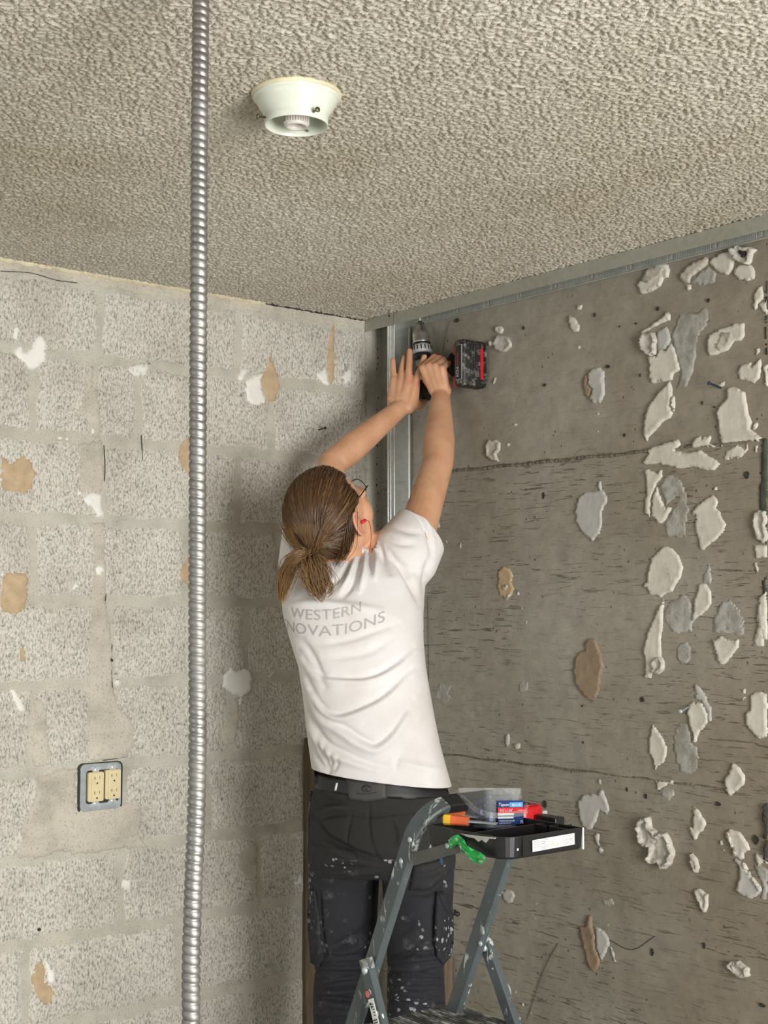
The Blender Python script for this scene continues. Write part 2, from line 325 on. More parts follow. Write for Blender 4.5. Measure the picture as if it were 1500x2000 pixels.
def text_mesh(s, size, extr=0.0):
    c = bpy.data.curves.new('txt', 'FONT'); c.body = s; c.size = size; c.extrude = extr; c.resolution_u = 3
    o = bpy.data.objects.new('txt', c); COL.objects.link(o); dg = bpy.context.evaluated_depsgraph_get()
    me = bpy.data.meshes.new_from_object(o.evaluated_get(dg)); bpy.data.objects.remove(o); bpy.data.curves.remove(c); return me
def text_on(name, s, o, x, y, width, height, mat, parent, off=0.0006, **props):
    # flat lettering on a face: o = lower left corner, x / y unit directions
    me = text_mesh(s, 1.0); v = getv(me); lo = v.min(0); hi = v.max(0); x = np.array(x, float); y = np.array(y, float); z = np.cross(x, y)
    w = np.array(o)+((v[:, 0]-lo[0])/(hi[0]-lo[0])*width)[:, None]*x+((v[:, 1]-lo[1])/(hi[1]-lo[1])*height)[:, None]*y+z*off
    setv(me, w); return link(name, me, mat, parent, **props)

# ------------------------------------------------------------------ setting
HC = 2.347
floor = bmesh.new(); box(floor, (-0.2, -5.4, -0.12), (5.0, 0.2, 0)); bmobj('floor', floor, M['floor'], kind='structure')
def slab(name, lo, hi, mat, **k):
    bm = bmesh.new(); box(bm, lo, hi); return bmobj(name, bm, mat, kind='structure', **k)
wall_left = slab('wall_left', (-0.2, -5.4, 0), (0, 0.2, HC+0.05), M['mortar'])
# concrete wall: fine grid so that form marks have real unevenness
cell = 0.012; nx, nz = 420, 200
fx = field((nz, nx), cell, 3, 14, 3)*0.0010+field((nz, nx), cell, 0.5, 3, 5)*0.0012
xs = np.arange(nx)*cell; zs = np.linspace(0, HC+0.02, nz); XX, ZZ = np.meshgrid(xs, zs)
YY = fx*0.4+np.where(ZZ > 1.877, 0.0022, 0)+np.where(ZZ < 1.105, 0.0008, 0); YY -= 0.0004
v = np.stack([XX, YY, ZZ], -1).reshape(-1, 3); I = np.arange(nx*nz).reshape(nz, nx)
f = np.stack([I[:-1, :-1], I[:-1, 1:], I[1:, 1:], I[1:, :-1]], -1).reshape(-1, 4).tolist()
b0 = len(v); v = np.vstack([v, [[0, 0.2, 0], [xs[-1], 0.2, 0], [xs[-1], 0.2, HC], [0, 0.2, HC]]]); f.append([b0, b0+3, b0+2, b0+1])
wall_right = pyobj('wall_right', v, f, M['conc'], smooth=True, kind='structure')
slab('wall_back', (-0.2, -5.4, 0), (0.9, -5.2, HC), M['wallp']); slab('wall_back', (2.9, -5.4, 0), (5.0, -5.2, HC), M['wallp'])
slab('wall_back', (0.9, -5.4, 0), (2.9, -5.2, 0.6), M['wallp']); slab('wall_back', (0.9, -5.4, 2.1), (2.9, -5.2, HC), M['wallp'])
slab('wall_window', (4.9, -5.2, 0), (5.0, -2.9, HC), M['wallp']); slab('wall_window', (4.9, -0.6, 0), (5.0, 0.2, HC), M['wallp']); slab('wall_window', (4.9, -2.9, 2.25), (5.0, -0.6, HC), M['wallp'])
for nm, a, b in (('fill_window', (0.9, -5.3, 0.6), (2.9, -5.26, 2.1)), ('window_2', (4.93, -2.9, 0.0), (4.97, -0.6, 2.25))):  # first frame belongs to the added, unseen fill opening
    bm = bmesh.new(); t = 0.05
    if nm == 'fill_window':
        for lo, hi in (((a[0], a[1], a[2]), (b[0], b[1], a[2]+t)), ((a[0], a[1], b[2]-t), b), ((a[0], a[1], a[2]), (a[0]+t, b[1], b[2])), ((b[0]-t, a[1], a[2]), b), ((1.88, a[1], a[2]), (1.92, b[1], b[2]))): box(bm, lo, hi)
    else:
        for lo, hi in ((a, (b[0], b[1], t)), ((a[0], a[1], b[2]-t), b), (a, (b[0], a[1]+t, b[2])), ((a[0], b[1]-t, a[2]), b), ((a[0], -1.77, a[2]), (b[0], -1.73, b[2]))): box(bm, lo, hi)
    bmobj(nm, bm, M['wallp'], kind='structure')

# ceiling: the stipple is real relief where the camera can look closely, plain beyond
cell = 0.00265; X1, Y0 = 2.3, -2.1; nx, ny = int(X1/cell)+1, int(-Y0/cell)+1
h = field((ny, nx), cell, 70, 165, 11, 1.5, 0.5); h = np.tanh(h*1.3)*0.0028+field((ny, nx), cell, 20, 60, 12)*0.0006
xs = np.linspace(0, X1, nx); ys = np.linspace(Y0, 0, ny); XX, YY = np.meshgrid(xs, ys); edge = np.minimum(1, np.minimum(X1-XX, YY-Y0)/0.05)
v = np.stack([XX, YY, HC+h*edge], -1).reshape(-1, 3); I = np.arange(nx*ny).reshape(ny, nx)
F = np.stack([I[:-1, :-1], I[1:, :-1], I[1:, 1:], I[:-1, 1:]], -1).reshape(-1, 4)
base = len(v); v = np.vstack([v, [[X1, 0, HC], [5.0, 0, HC], [5.0, Y0, HC], [5.0, -5.4, HC], [X1, -5.4, HC], [0, -5.4, HC], [-0.2, 0.2, HC+0.1], [5.0, 0.2, HC+0.1], [5.0, -5.4, HC+0.1], [-0.2, -5.4, HC+0.1], [X1, Y0, HC], [0, Y0, HC]]])
ext = [[base+0, base+10, base+2, base+1], [base+10, base+4, base+3, base+2], [base+11, base+5, base+4, base+10], [base+6, base+7, base+8, base+9]]
me = bpy.data.meshes.new('ceiling'); me.vertices.add(len(v)); me.vertices.foreach_set('co', v.ravel()); allf = np.vstack([F, np.array(ext)])
me.loops.add(allf.size); me.loops.foreach_set('vertex_index', allf.ravel()); me.polygons.add(len(allf)); me.polygons.foreach_set('loop_start', np.arange(len(allf))*4); me.update(calc_edges=True)
ceiling = link('ceiling', me, M['ceil'], smooth=True, kind='structure')

# blocks of the left wall, each one a part of it
JZ = [2.347, 2.132, 1.924, 1.721, 1.519, 1.315, 1.110, 0.905, 0.705, 0.500, 0.297, 0.095]
def ly(px, z=1.5):   # px along the block wall (at its course height) -> wall y
    py = 1190-(z-1.5)*2667/3.5; return PX(px, py)[1]
rows = [[-260, -60, 195, 465, 716], [-180, 65, 183, 270, 530, 716], [-200, -60, 200, 465, 716], [-180, 65, 195, 365, 545, 716], [-240, -40, 215, 480, 716], [-150, 65, 195, 450, 716],
        [-210, -30, 240, 405, 600, 716], [-240, -20, 235, 503, 716], [-200, 50, 350, 590, 716], [-240, -20, 180, 480, 716], [-200, 50, 330, 590, 716]]
def block_mesh(y0, y1, z0, z1, seed):
    r = random.Random(seed); g = 0.011; ny_, nz_ = max(4, int((y1-y0)/0.014)), max(4, int((z1-z0)/0.014)); vs = []; fs = []
    ph = [r.uniform(0, 6.3) for _ in range(8)]
    def wob(t, k): return 0.0035*math.sin(t*31+ph[k])+0.0025*math.sin(t*77+ph[k+1])+0.0015*math.sin(t*190+ph[k+2])
    for j in range(nz_+1):
        for i in range(ny_+1):
            a, b = i/ny_, j/nz_; y = y0+(y1-y0)*a; z = z0+(z1-z0)*b
            wy = wob(z, 0)*(1-a)+wob(z, 3)*a; wz = wob(y, 1)*(1-b)+wob(y, 4)*b; e = min(a, 1-a)*(y1-y0), min(b, 1-b)*(z1-z0)
            x = 0.0008+0.0028*min(1, min(e)/0.012)+r.uniform(-0.0003, 0.0003); x = x if min(e) > 0 else -0.002
            vs.append((x, y+wy, z+wz))
    for j in range(nz_):
        for i in range(ny_):
            k = j*(ny_+1)+i; fs.append((k, k+1, k+ny_+2, k+ny_+1))
    return vs, fs
for i, row in enumerate(rows):
    z1, z0 = JZ[i], JZ[i+1]; top = 0.035 if i == 0 else 0.011
    for k, (a, b) in enumerate(zip(row, row[1:])):
        zc = (z0+z1)/2; y0, y1 = ly(a, zc), ly(b, zc); g1 = 0.016 if (i in (0, 1, 2, 3, 4, 5) and a in (195, 183, 200, 195, 215)) else 0.009
        vs, fs = block_mesh(y0+0.006, y1-0.006, z0+0.009, z1-(top if i == 0 else .009), i*31+k); pyobj('block', vs, fs, M['block'], wall_left, True)

# ---- dabs, patches and smears: outlines measured on the walls, built with thickness
def patch(name, pts, wall, mat, h=0.004, parent=None, jag=0.35, cell=0.007, ridge=0.6, base=0.0, seed=None, **props):
    """pts: photo pixels; wall 'L' (x=0) or 'R' (y=0)."""
    r = random.Random(len(pts)*7+int(pts[0][0]) if seed is None else seed); h = h*0.58
    W3 = [PX(px, py) if wall == 'L' else PY(px, py) for px, py in pts]
    uv = [(-p[1], p[2]) if wall == 'L' else (p[0], p[2]) for p in W3]
    out = []; n = len(uv)
    for i in range(n):
        a = np.array(uv[i]); b = np.array(uv[(i+1) % n]); L = np.linalg.norm(b-a); k = max(1, int(L/0.007)); nn = np.array([b[1]-a[1], a[0]-b[0]])/(L+1e-9)
        for j in range(k): out.append(a+(b-a)*j/k+(nn*r.gauss(0, 0.0022*jag) if j else nn*0))
    P2 = np.array(out); lo, hi = P2.min(0), P2.max(0); inner = []
    def inside(q):
        c = False; m = len(P2)
        for i in range(m):
            a, b = P2[i], P2[i-1]
            if (a[1] > q[1]) != (b[1] > q[1]) and q[0] < (b[0]-a[0])*(q[1]-a[1])/(b[1]-a[1])+a[0]: c = not c
        return c
    y = lo[1]+cell/2
    while y < hi[1]:
        x = lo[0]+cell/2
        while x < hi[0]:
            q = np.array([x+r.uniform(-.2, .2)*cell, y+r.uniform(-.2, .2)*cell])
            if inside(q):
                d = np.min(np.hypot(P2[:, 0]-q[0], P2[:, 1]-q[1]))
                if d > 0.0022: inner.append(q)
            x += cell
        y += cell
    # second outline just inside the first makes the steep edge
    m = len(P2); pts2 = [Vector(p) for p in P2]+[Vector(p) for p in inner]
    vo, eo, fo, *_ = delaunay_2d_cdt(pts2, [(i, (i+1) % m) for i in range(m)], [], 1, 1e-6)
    A = np.array([tuple(p) for p in vo]); segs = P2; res = []
    for q in A:
        d = np.min(np.hypot(segs[:, 0]-q[0], segs[:, 1]-q[1])); t = min(1, d/0.0022)
        rim = math.exp(-((d-0.005)/0.004)**2)*ridge*h*0.6
        wv = 0.14*h*math.sin(q[0]*70+q[1]*45)+(0.22 if ridge > 1 else 0.035)*h*r.uniform(-1, 1)
        hh = -0.003 if d < 2e-4 else base+t*h+rim+wv*t
        res.append((hh, -q[0], q[1]) if wall == 'L' else (q[0], -hh, q[1]))
    # vertical skirt for a crisp edge
    par = parent if parent is not None else (wall_left if wall == 'L' else wall_right)
    return pyobj(name, res, [tuple(f) for f in fo], mat, par, True, **props)
def mp(ox, oy, s, pts): return [(ox+x*s, oy+y*s) for x, y in pts]
def S8(p): return mp(1240, 480, .26, p)
def S3(p): return mp(1100, 850, .2667, p)
def S1(p): return mp(1100, 1200, .2667, p)
def S2(p): return mp(1100, 1600, .2667, p)
def SA(p): return mp(750, 400, .5, p)
def SB(p): return mp(750, 1200, .5, p)
def S4(p): return mp(850, 850, .2, p)
def L1(p): return mp(0, 480, .5, p)
def L2(p): return mp(0, 1240, .5, p)
def L5(p): return mp(0, 480, .2, p)
def L6(p): return mp(400, 560, .24, p)
def oval(cx, cy, rx, ry, n=12, s=1, a=0.0):
    rr = random.Random(int(cx*3+cy)); o = []
    for i in range(n):
        t = 2*math.pi*i/n; k = rr.uniform(0.86, 1.1); x, y = rx*k*math.cos(t), ry*k*math.sin(t); o.append((cx+x*math.cos(a)-y*math.sin(a), cy+x*math.sin(a)+y*math.cos(a)))
    return o
RW = [ # (mat, h, outline)
 ('plaster', .006, S8([(20,290),(60,235),(95,165),(200,130),(245,140),(258,180),(248,235),(215,240),(190,300),(120,345),(60,365),(35,345)])),
 ('stain', .008, S8([(70,230),(100,165),(190,150),(225,165),(215,215),(180,250),(120,285),(70,285),(35,262)])),
 ('stain', .006, S8([(338,215),(400,150),(470,100),(540,82),(555,105),(550,140),(480,190),(420,235),(412,280),(370,280),(345,255)])),
 ('plaster', .006, S8([(555,130),(590,80),(660,50),(720,30),(750,60),(735,180),(700,220),(670,215),(610,190),(575,150)])),
 ('rough', .010, S8([(720,30),(780,0),(870,5),(920,30),(890,60),(880,120),(860,145),(830,140),(780,125),(750,90),(715,55)])),
 ('dark', .013, S8([(785,35),(820,20),(860,45),(850,85),(815,100),(790,75)])),
 ('plaster', .005, S8([(745,170),(790,140),(880,145),(908,200),(905,245),(850,268),(790,260),(745,210)])),
 ('plaster', .004, S8([(375,285),(425,290),(425,325),(400,338),(385,315)])),
 ('thin', .002, S8([(425,285),(430,240),(550,150),(610,200),(595,280),(520,300)])),
 ('plaster', .005, S8([(890,370),(930,310),(962,292),(968,400),(930,430),(925,460),(905,490),(880,450),(895,420)])),
 ('plaster', .004, S8([(930,430),(1000,400),(1000,520),(960,500),(945,470)])),
 ('plaster', .007, S8([(190,545),(225,520),(248,490),(268,520),(265,560),(205,580),(140,610),(90,640),(55,665),(45,645),(110,605),(150,575)])),
 ('rough', .010, S8([(55,690),(80,655),(150,650),(168,690),(160,760),(165,820),(125,835),(75,800),(52,750)])),
 ('plaster2', .003, S8([(165,640),(240,600),(262,660),(268,710),(235,780),(170,785),(165,700)])),
 ('plaster', .006, S8([(90,830),(165,830),(175,780),(235,782),(268,712),(310,790),(345,930),(290,965),(280,1010),(215,1020),(160,1030),(125,1035),(108,980),(110,900)])),
 ('thin', .0015, S8([(310,560),(340,510),(440,500),(530,460),(550,480),(545,600),(480,680),(450,860),(430,960),(390,1060),(310,1080),(340,940),(290,760),(270,690)])),
 ('plaster', .007, S8([(545,720),(560,665),(640,620),(735,590),(800,575),(810,552),(832,590),(830,680),(800,720),(750,720),(700,790),(620,820),(560,832),(548,790)])),
 ('stain', .009, S8([(620,720),(660,640),(735,640),(755,690),(710,760),(650,800),(615,780)])),
 ('plaster', .005, S8([(765,945),(790,905),(840,875),(880,870),(880,905),(950,840),(955,900),(940,990),(900,1035),(850,1020),(790,1010)])),
 ('plaster', .004, S8([(905,780),(940,765),(945,795),(915,830)])),
 ('plaster', .005, S8([(965,900),(1000,880),(1000,1060),(975,1050)])),
 ('plaster', .003, S8([(590,1050),(680,1010),(675,1050),(640,1080)])),
 ('plaster', .006, S8([(90,1250),(120,1180),(180,1100),(240,1040),(262,1010),(285,1080),(280,1150),(265,1210),(285,1255),(270,1290),(200,1330),(140,1400),(100,1440),(95,1472),(68,1430),(68,1350),(80,1280)])),
 ('plaster', .009, S8([(275,1150),(285,1100),(300,1130),(302,1200),(292,1250),(272,1210)])),
 ('plaster', .007, S8([(615,1260),(630,1210),(690,1150),(705,1060),(740,1055),(830,1100),(845,1200),(855,1270),(880,1330),(870,1380),(960,1445),(940,1470),(780,1478),(665,1485),(655,1530),(640,1430),(630,1350)])),
 ('plaster', .005, S8([(885,1370),(900,1300),(925,1340),(915,1370),(890,1390)])),
 ('plaster', .006, S8([(430,1500),(440,1460),(490,1420),(510,1440),(565,1418),(575,1440),(560,1480),(640,1500),(600,1520),(500,1510),(440,1520)])),
 ('plaster', .008, S8([(68,1630),(100,1560),(90,1535),(140,1510),(230,1480),(330,1450),(345,1490),(310,1540),(420,1550),(500,1530),(550,1570),(610,1600),(650,1640),(600,1690),(520,1690),(440,1665),(330,1675),(290,1665),(200,1640),(75,1645)])),
 ('plaster', .005, S8([(670,1600),(680,1540),(770,1490),(830,1520),(850,1480),(860,1540),(810,1590),(740,1600),(675,1615)])),
 ('plaster', .004, S8([(900,1500),(925,1490),(920,1560),(900,1550)])),
 ('plaster', .006, S3([(600,245),(640,255),(700,275),(730,225),(733,300),(690,355),(650,460),(640,540),(640,600),(600,570),(600,480),(615,400),(605,320)])),
 ('plaster', .007, S3([(690,375),(740,520),(800,520),(840,470),(850,455),(800,540),(760,610),(735,640),(700,650),(680,620),(645,600),(650,470)])),
 ('thin', .002, S3([(700,380),(740,310),(800,280),(870,330),(920,470),(930,560),(905,640),(905,745),(840,755),(760,740),(735,650),(790,560),(850,450),(760,520),(725,450)])),
 ('plaster2', .006, S3([(88,560),(110,460),(165,410),(260,400),(262,350),(250,330),(280,330),(290,395),(325,440),(325,500),(285,560),(290,640),(270,730),(218,785),(130,700),(95,640)])),
 ('plaster', .006, S3([(970,590),(935,585),(975,520),(1040,470),(1100,430),(1125,460),(1135,490),(1120,530),(1160,570),(1200,660),(1180,710),(1130,760),(1060,820),(1040,845),(1000,830),(985,740),(970,700)])),
 ('plaster', .004, S3(oval(1118, 392, 20, 18))), ('plaster', .003, S3(oval(940, 630, 14, 18))),
 ('plaster', .007, S3([(620,1000),(650,890),(700,850),(740,810),(800,820),(850,880),(880,970),(860,1050),(820,1110),(800,1150),(760,1160),(718,1190),(690,1175),(640,1170),(615,1120),(590,1110),(600,1080),(620,1070)])),
 ('plaster', .011, S3([(760,930),(790,970),(802,1040),(800,1110),(785,1140),(790,1050),(775,980)])),
 ('plaster', .006, S3([(960,1200),(990,1110),(1010,1080),(1050,1090),(1085,1150),(1090,1230),(1060,1290),(990,1335),(955,1370),(950,1400),(948,1340)])),
 ('thin', .002, S3([(1010,1080),(1030,1000),(1060,940),(1080,930),(1090,1050),(1080,1090),(1050,1090)])),
 ('thin', .002, S3([(730,1290),(800,1200),(880,1160),(930,1200),(950,1300),(955,1380),(945,1450),(850,1465),(790,1440),(750,1380)])),
 ('thin', .003, S3([(1100,1350),(1150,1230),(1220,1190),(1290,1280),(1330,1380),(1325,1440),(1270,1440),(1190,1420),(1110,1450)])),
 ('plaster', .006, S3([(1215,1190),(1250,1235),(1300,1290),(1335,1370),(1330,1395),(1290,1310),(1240,1250)])),
 ('plaster', .005, S3([(1395,795),(1500,800),(1500,900),(1410,905)])), ('plaster', .005, S3([(1400,930),(1420,925),(1440,985),(1438,1030),(1405,970)])),
 ('plaster', .006, S3([(1440,1180),(1470,1150),(1500,1130),(1500,1500),(1400,1500),(1430,1400),(1420,1280)])),
 ('plaster', .006, S1([(1415,0),(1490,0),(1485,120),(1475,235),(1390,240),(1400,180),(1430,90)])),
 ('plaster', .007, S1([(680,0),(740,-120),(735,60),(720,180),(725,300),(745,350),(740,410),(700,445),(655,435),(645,470),(595,465),(600,370),(590,260),(615,150),(650,50)])),
 ('rough', .008, S1([(660,340),(690,310),(725,310),(745,350),(740,410),(700,440),(660,430)])),
 ('plaster', .006, S1([(1095,185),(1160,155),(1230,185),(1295,180),(1290,240),(1250,290),(1205,350),(1175,370),(1140,368),(1125,300),(1105,240)])),
 ('thin', .002, S1(oval(885, 280, 62, 90))), ('thin', .0015, S1([(1090,130),(1100,0),(1280,-60),(1330,60),(1325,160),(1200,150)])),
 ('plaster2', .004, S1([(968,630),(965,495),(1010,530),(1060,610),(1095,680),(1095,780),(1070,790),(1040,700),(1010,640)])),
 ('plaster', .007, S1([(920,660),(960,632),(1015,640),(1050,690),(1070,760),(1060,800),(1000,870),(980,940),(945,940),(950,870),(925,800),(908,720)])),
 ('plaster', .007, S1([(632,1010),(630,900),(660,800),(720,880),(772,970),(760,1050),(745,1090),(700,1110),(680,1145),(665,1080)])),
 ('thin', .003, S1([(810,850),(850,790),(920,790),(945,930),(990,970),(1002,1050),(985,1140),(920,1190),(860,1160),(820,1080),(805,960)])),
 ('plaster', .006, S1([(675,1215),(740,1215),(820,1215),(818,1255),(770,1250),(740,1270),(700,1290),(680,1265)])),
 ('thin', .002, S1([(700,1290),(740,1260),(820,1260),(820,1330),(770,1380),(720,1340)])),
 ('plaster', .006, S1([(1365,600),(1410,560),(1500,575),(1500,900),(1440,912),(1390,870),(1340,810),(1340,720),(1370,700)])),
 ('plaster', .003, S1([(1310,545),(1348,540),(1335,620),(1312,640)])),
 ('plaster', .009, S1([(1190,1190),(1230,1130),(1245,1075),(1300,1120),(1335,1170),(1330,1250),(1290,1280),(1230,1332),(1200,1300),(1188,1240)])),
 ('plaster2', .006, S1([(110,1370),(150,1315),(230,1310),(255,1320),(262,1290),(280,1270),(320,1350),(343,1430),(330,1468),(272,1440),(250,1500),(210,1575),(180,1580),(140,1550),(120,1480)])),
 ('brown', .004, S1([(110,1400),(100,1450),(112,1500),(130,1530),(115,1450)])),
 ('plaster', .004, S1(oval(270, 1228, 12, 32))),
 ('brown', .007, S1([(75,400),(90,320),(120,270),(160,250),(160,215),(185,175),(210,168),(245,190),(265,240),(290,300),(298,380),(280,470),(270,560),(245,615),(200,628),(150,600),(110,550),(85,490)])),
 ('plaster', .006, S1([(955,1400),(1000,1440),(1040,1500),(1050,1530),(1030,1580),(990,1620),(965,1658),(935,1610),(905,1540),(950,1560)])),
 ('rough', .013, S2([(550,60),(570,0),(640,-20),(655,60),(700,110),(760,95),(800,170),(822,240),(800,320),(745,370),(710,320),(660,330),(615,290),(640,260),(650,210),(600,200),(570,150)])),
 ('plaster2', .004, S2([(225,120),(245,97),(268,110),(262,160),(275,200),(300,230),(290,250),(265,250),(258,210),(235,160)])),
 ('rough', .006, S2([(930,260),(950,245),(980,280),(1002,350),(990,395),(960,380),(935,320)])),
 ('rough', .005, S2([(965,510),(1010,510),(1065,550),(1055,660),(1030,690),(1005,640),(975,570)])),
 ('plaster', .007, S2([(1190,120),(1215,70),(1250,75),(1240,60),(1300,90),(1360,180),(1372,230),(1330,250),(1335,290),(1300,300),(1240,270),(1250,230),(1215,160)])),
 ('plaster', .012, S2([(1195,85),(1225,95),(1270,230),(1285,265),(1255,250),(1215,150)])),
 ('plaster2', .006, S2([(1240,270),(1300,300),(1370,400),(1440,480),(1460,520),(1430,560),(1390,592),(1320,570),(1260,520),(1290,440),(1290,370)])),
 ('plaster', .011, S2([(1300,290),(1340,330),(1390,420),(1450,500),(1455,535),(1430,520),(1370,430),(1320,350)])),
 ('plaster', .004, S2([(1150,150),(1165,155),(1190,240),(1165,225)])), ('plaster', .005, S2([(1410,240),(1440,260),(1500,280),(1500,360),(1470,310),(1430,350),(1415,300)])),
 ('thin', .002, S2([(1380,300),(1500,360),(1500,620),(1440,590),(1460,500)])),
 ('brown', .008, S2([(135,870),(120,790),(160,770),(190,700),(215,710),(215,780),(240,860),(240,940),(275,1030),(262,1090),(235,1137),(190,1090),(150,960)])),
 ('plaster2', .005, S2([(225,780),(300,815),(340,880),(342,930),(300,1020),(262,1090),(275,1030),(240,940),(240,860)])),
 ('plaster2', .004, S2([(335,925),(360,940),(385,1000),(398,1045),(375,1050),(350,990)])), ('plaster', .003, S2(oval(330, 768, 10, 30))),
 ('rough', .010, S2([(1200,1060),(1240,1035),(1300,1050),(1370,1090),(1370,1150),(1310,1160),(1240,1110)])),
 ('rough', .005, SA(oval(463, 541, 34, 33, 16))), ('rough', .005, SA(oval(452, 487, 17, 17))), ('rough', .004, SA(oval(416, 541, 9, 13))),
 ('plaster', .006, SA([(722,430),(745,440),(768,470),(762,495),(740,498),(725,480)])), ('plaster', .004, SA([(750,390),(775,388),(770,410),(755,414)])),
 ('plaster2', .007, SA([(798,660),(815,638),(840,632),(860,650),(862,740),(845,776),(820,775),(805,755),(812,720),(798,700)])),
 ('brown', .005, SA([(776,680),(798,645),(800,700),(812,720),(803,765),(780,735)])),
 ('rough', .005, SA([(398,945),(410,920),(440,916),(455,930),(452,960),(438,975),(450,1003),(425,1000),(400,980)])),
 ('plaster', .004, SA(oval(486, 938, 9, 10))), ('plaster', .004, SA(oval(836, 816, 9, 8))), ('plaster', .003, SA(oval(760, 557, 9, 9))), ('plaster', .003, SA(oval(472, 1034, 9, 9))),
 ('plaster', .003, SA(oval(432, 685, 5, 16, a=0.35))), ('plaster', .003, SA(oval(474, 672, 3, 8))), ('plaster', .003, SA(oval(510, 858, 10, 7))), ('plaster', .003, SA(oval(836, 886, 5, 5))),
 ('tan', .005, SA([(445,1430),(465,1412),(495,1418),(508,1450),(500,1475),(512,1500),(500,1530),(480,1545),(455,1530),(440,1490),(448,1460)])),
 ('plaster', .008, SA([(466,1485),(485,1482),(490,1500),(475,1508),(465,1500)])), ('plaster', .007, SA([(475,1520),(500,1520),(490,1535),(478,1543)])),
 ('plaster', .003, SA(oval(525, 1520, 7, 15))), ('plaster', .003, SA(oval(540, 1574, 4, 18))), ('plaster', .003, SA(oval(518, 1580, 4, 9))), ('plaster', .003, SA(oval(460, 1552, 5, 9))),
 ('plaster', .004, SA(oval(298, 1332, 7, 12))), ('plaster', .003, SA(oval(244, 1315, 5, 11, a=-.5))), ('plaster', .003, SA(oval(214, 1306, 4, 12))), ('plaster', .003, SA(oval(213, 1255, 7, 14))), ('plaster', .003, SA(oval(217, 1391, 6, 6))),
 ('plaster', .003, SA(oval(330, 1444, 4, 8))), ('plaster', .003, SA(oval(356, 1410, 5, 5))), ('plaster', .003, SA(oval(366, 1418, 4, 6))), ('plaster', .003, SA(oval(692, 1278, 6, 6))), ('plaster', .003, SA(oval(770, 1280, 5, 6))),
 ('plaster', .004, SB(oval(556, 30, 7, 13, a=.3))), ('plaster', .003, SB(oval(575, 138, 5, 6))), ('plaster', .003, SB(oval(863, 222, 8, 8))), ('plaster', .003, SB(oval(873, 296, 4, 4))), ('plaster', .003, SB(oval(450, 290, 6, 7))),
 ('plaster2', .004, SB([(475,470),(485,460),(493,475),(490,510),(480,522),(473,500)])), ('plaster', .004, SB(oval(521, 514, 14, 15))), ('plaster', .003, SB(oval(931, 543, 5, 9))), ('plaster', .003, SB(oval(636, 646, 12, 4, a=-.3))),
 ('plaster2', .005, SB([(460,1085),(480,1070),(500,1075),(513,1100),(505,1125),(485,1130),(465,1118)])), ('plaster', .003, SB(oval(545, 1164, 5, 9, a=.4))), ('plaster', .003, SB(oval(596, 1133, 6, 12))), ('plaster', .003, SB(oval(616, 1140, 8, 4))), ('plaster', .003, SB(oval(592, 1186, 4, 6))),
 ('plaster2', .005, SB([(470,1430),(490,1450),(498,1480),(490,1500),(476,1470)])), ('plaster', .003, SB(oval(515, 1475, 6, 12))), ('plaster', .003, SB(oval(537, 1485, 5, 7))), ('plaster', .003, SB(oval(542, 1525, 7, 12))), ('plaster', .003, SB(oval(562, 1532, 5, 10))), ('plaster', .003, SB(oval(530, 1578, 6, 14))), ('plaster', .003, SB(oval(575, 1560, 4, 9))),
 ('plaster', .003, SB(oval(384, 1085, 4, 9))), ('rough', .008, SB([(1350,1360),(1390,1350),(1425,1380),(1435,1410),(1400,1420),(1370,1390)])),
 ('thin', .003, SB([(190,330),(215,270),(250,255),(270,280),(255,310),(280,330),(240,345)])), ('thin', .003, SB(oval(545, 280, 22, 25))), ('thin', .002, SB([(850,1110),(890,1105),(905,1130),(880,1145),(855,1135)])),
 ('green', .003, [(1493,560),(1500,545),(1500,700),(1494,690)]), ('green', .004, [(1488,860),(1500,850),(1500,1070),(1480,1040),(1484,940)]), ('green', .003, [(1488,1130),(1500,1120),(1500,1240),(1490,1220)]), ('dark', .010, [(1491,1575),(1497,1568),(1500,1568),(1500,1685),(1493,1680)]),  # dark green and dark patches along the right edge of the wall
 ('rough', .008, S3([(1410,570),(1440,550),(1500,560),(1500,770),(1470,800),(1420,740),(1400,640)])),
]
NAMES = dict(plaster='plaster_dab', plaster2='grey_plaster_dab', rough='rough_plaster_dab', thin='scraped_plaster', stain='stained_plaster_dab', brown='brown_paper_scrap', tan='tan_paper_scrap', dark='hollow_shade', green='green_patch', white='white_plaster_dab', whitethin='thin_white_plaster')  # dark hollows are raised patches; their shade is only dark colour
for i, (mt, hh, pts) in enumerate(RW):
    patch(NAMES[mt], pts, 'R', M[mt], hh, jag=0.7 if mt in ('rough', 'thin') else 0.28, cell=0.006 if mt != 'rough' else 0.0045, ridge=2.4 if mt == 'rough' else (0.0 if mt == 'thin' else 0.5), seed=i+5)
# tie and blow holes: flat dark discs paint their inner shade
def pit_shade(px, py, rx, ry, wall='R'):
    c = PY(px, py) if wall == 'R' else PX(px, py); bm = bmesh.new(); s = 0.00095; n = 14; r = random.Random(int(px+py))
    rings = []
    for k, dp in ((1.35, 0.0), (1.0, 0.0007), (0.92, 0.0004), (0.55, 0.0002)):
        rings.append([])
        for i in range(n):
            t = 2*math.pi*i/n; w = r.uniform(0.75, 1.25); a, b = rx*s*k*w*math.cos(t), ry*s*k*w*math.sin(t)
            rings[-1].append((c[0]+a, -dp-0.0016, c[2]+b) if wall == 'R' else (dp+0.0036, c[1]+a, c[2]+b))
    bm = bmesh.new(); loft(bm, [rings[1], rings[2], rings[3]], cap=False); bm.faces.new([bm.verts.new(p) for p in rings[3]]); bmobj('pit_shade', bm, M['dark'], wall_right if wall == 'R' else wall_left)
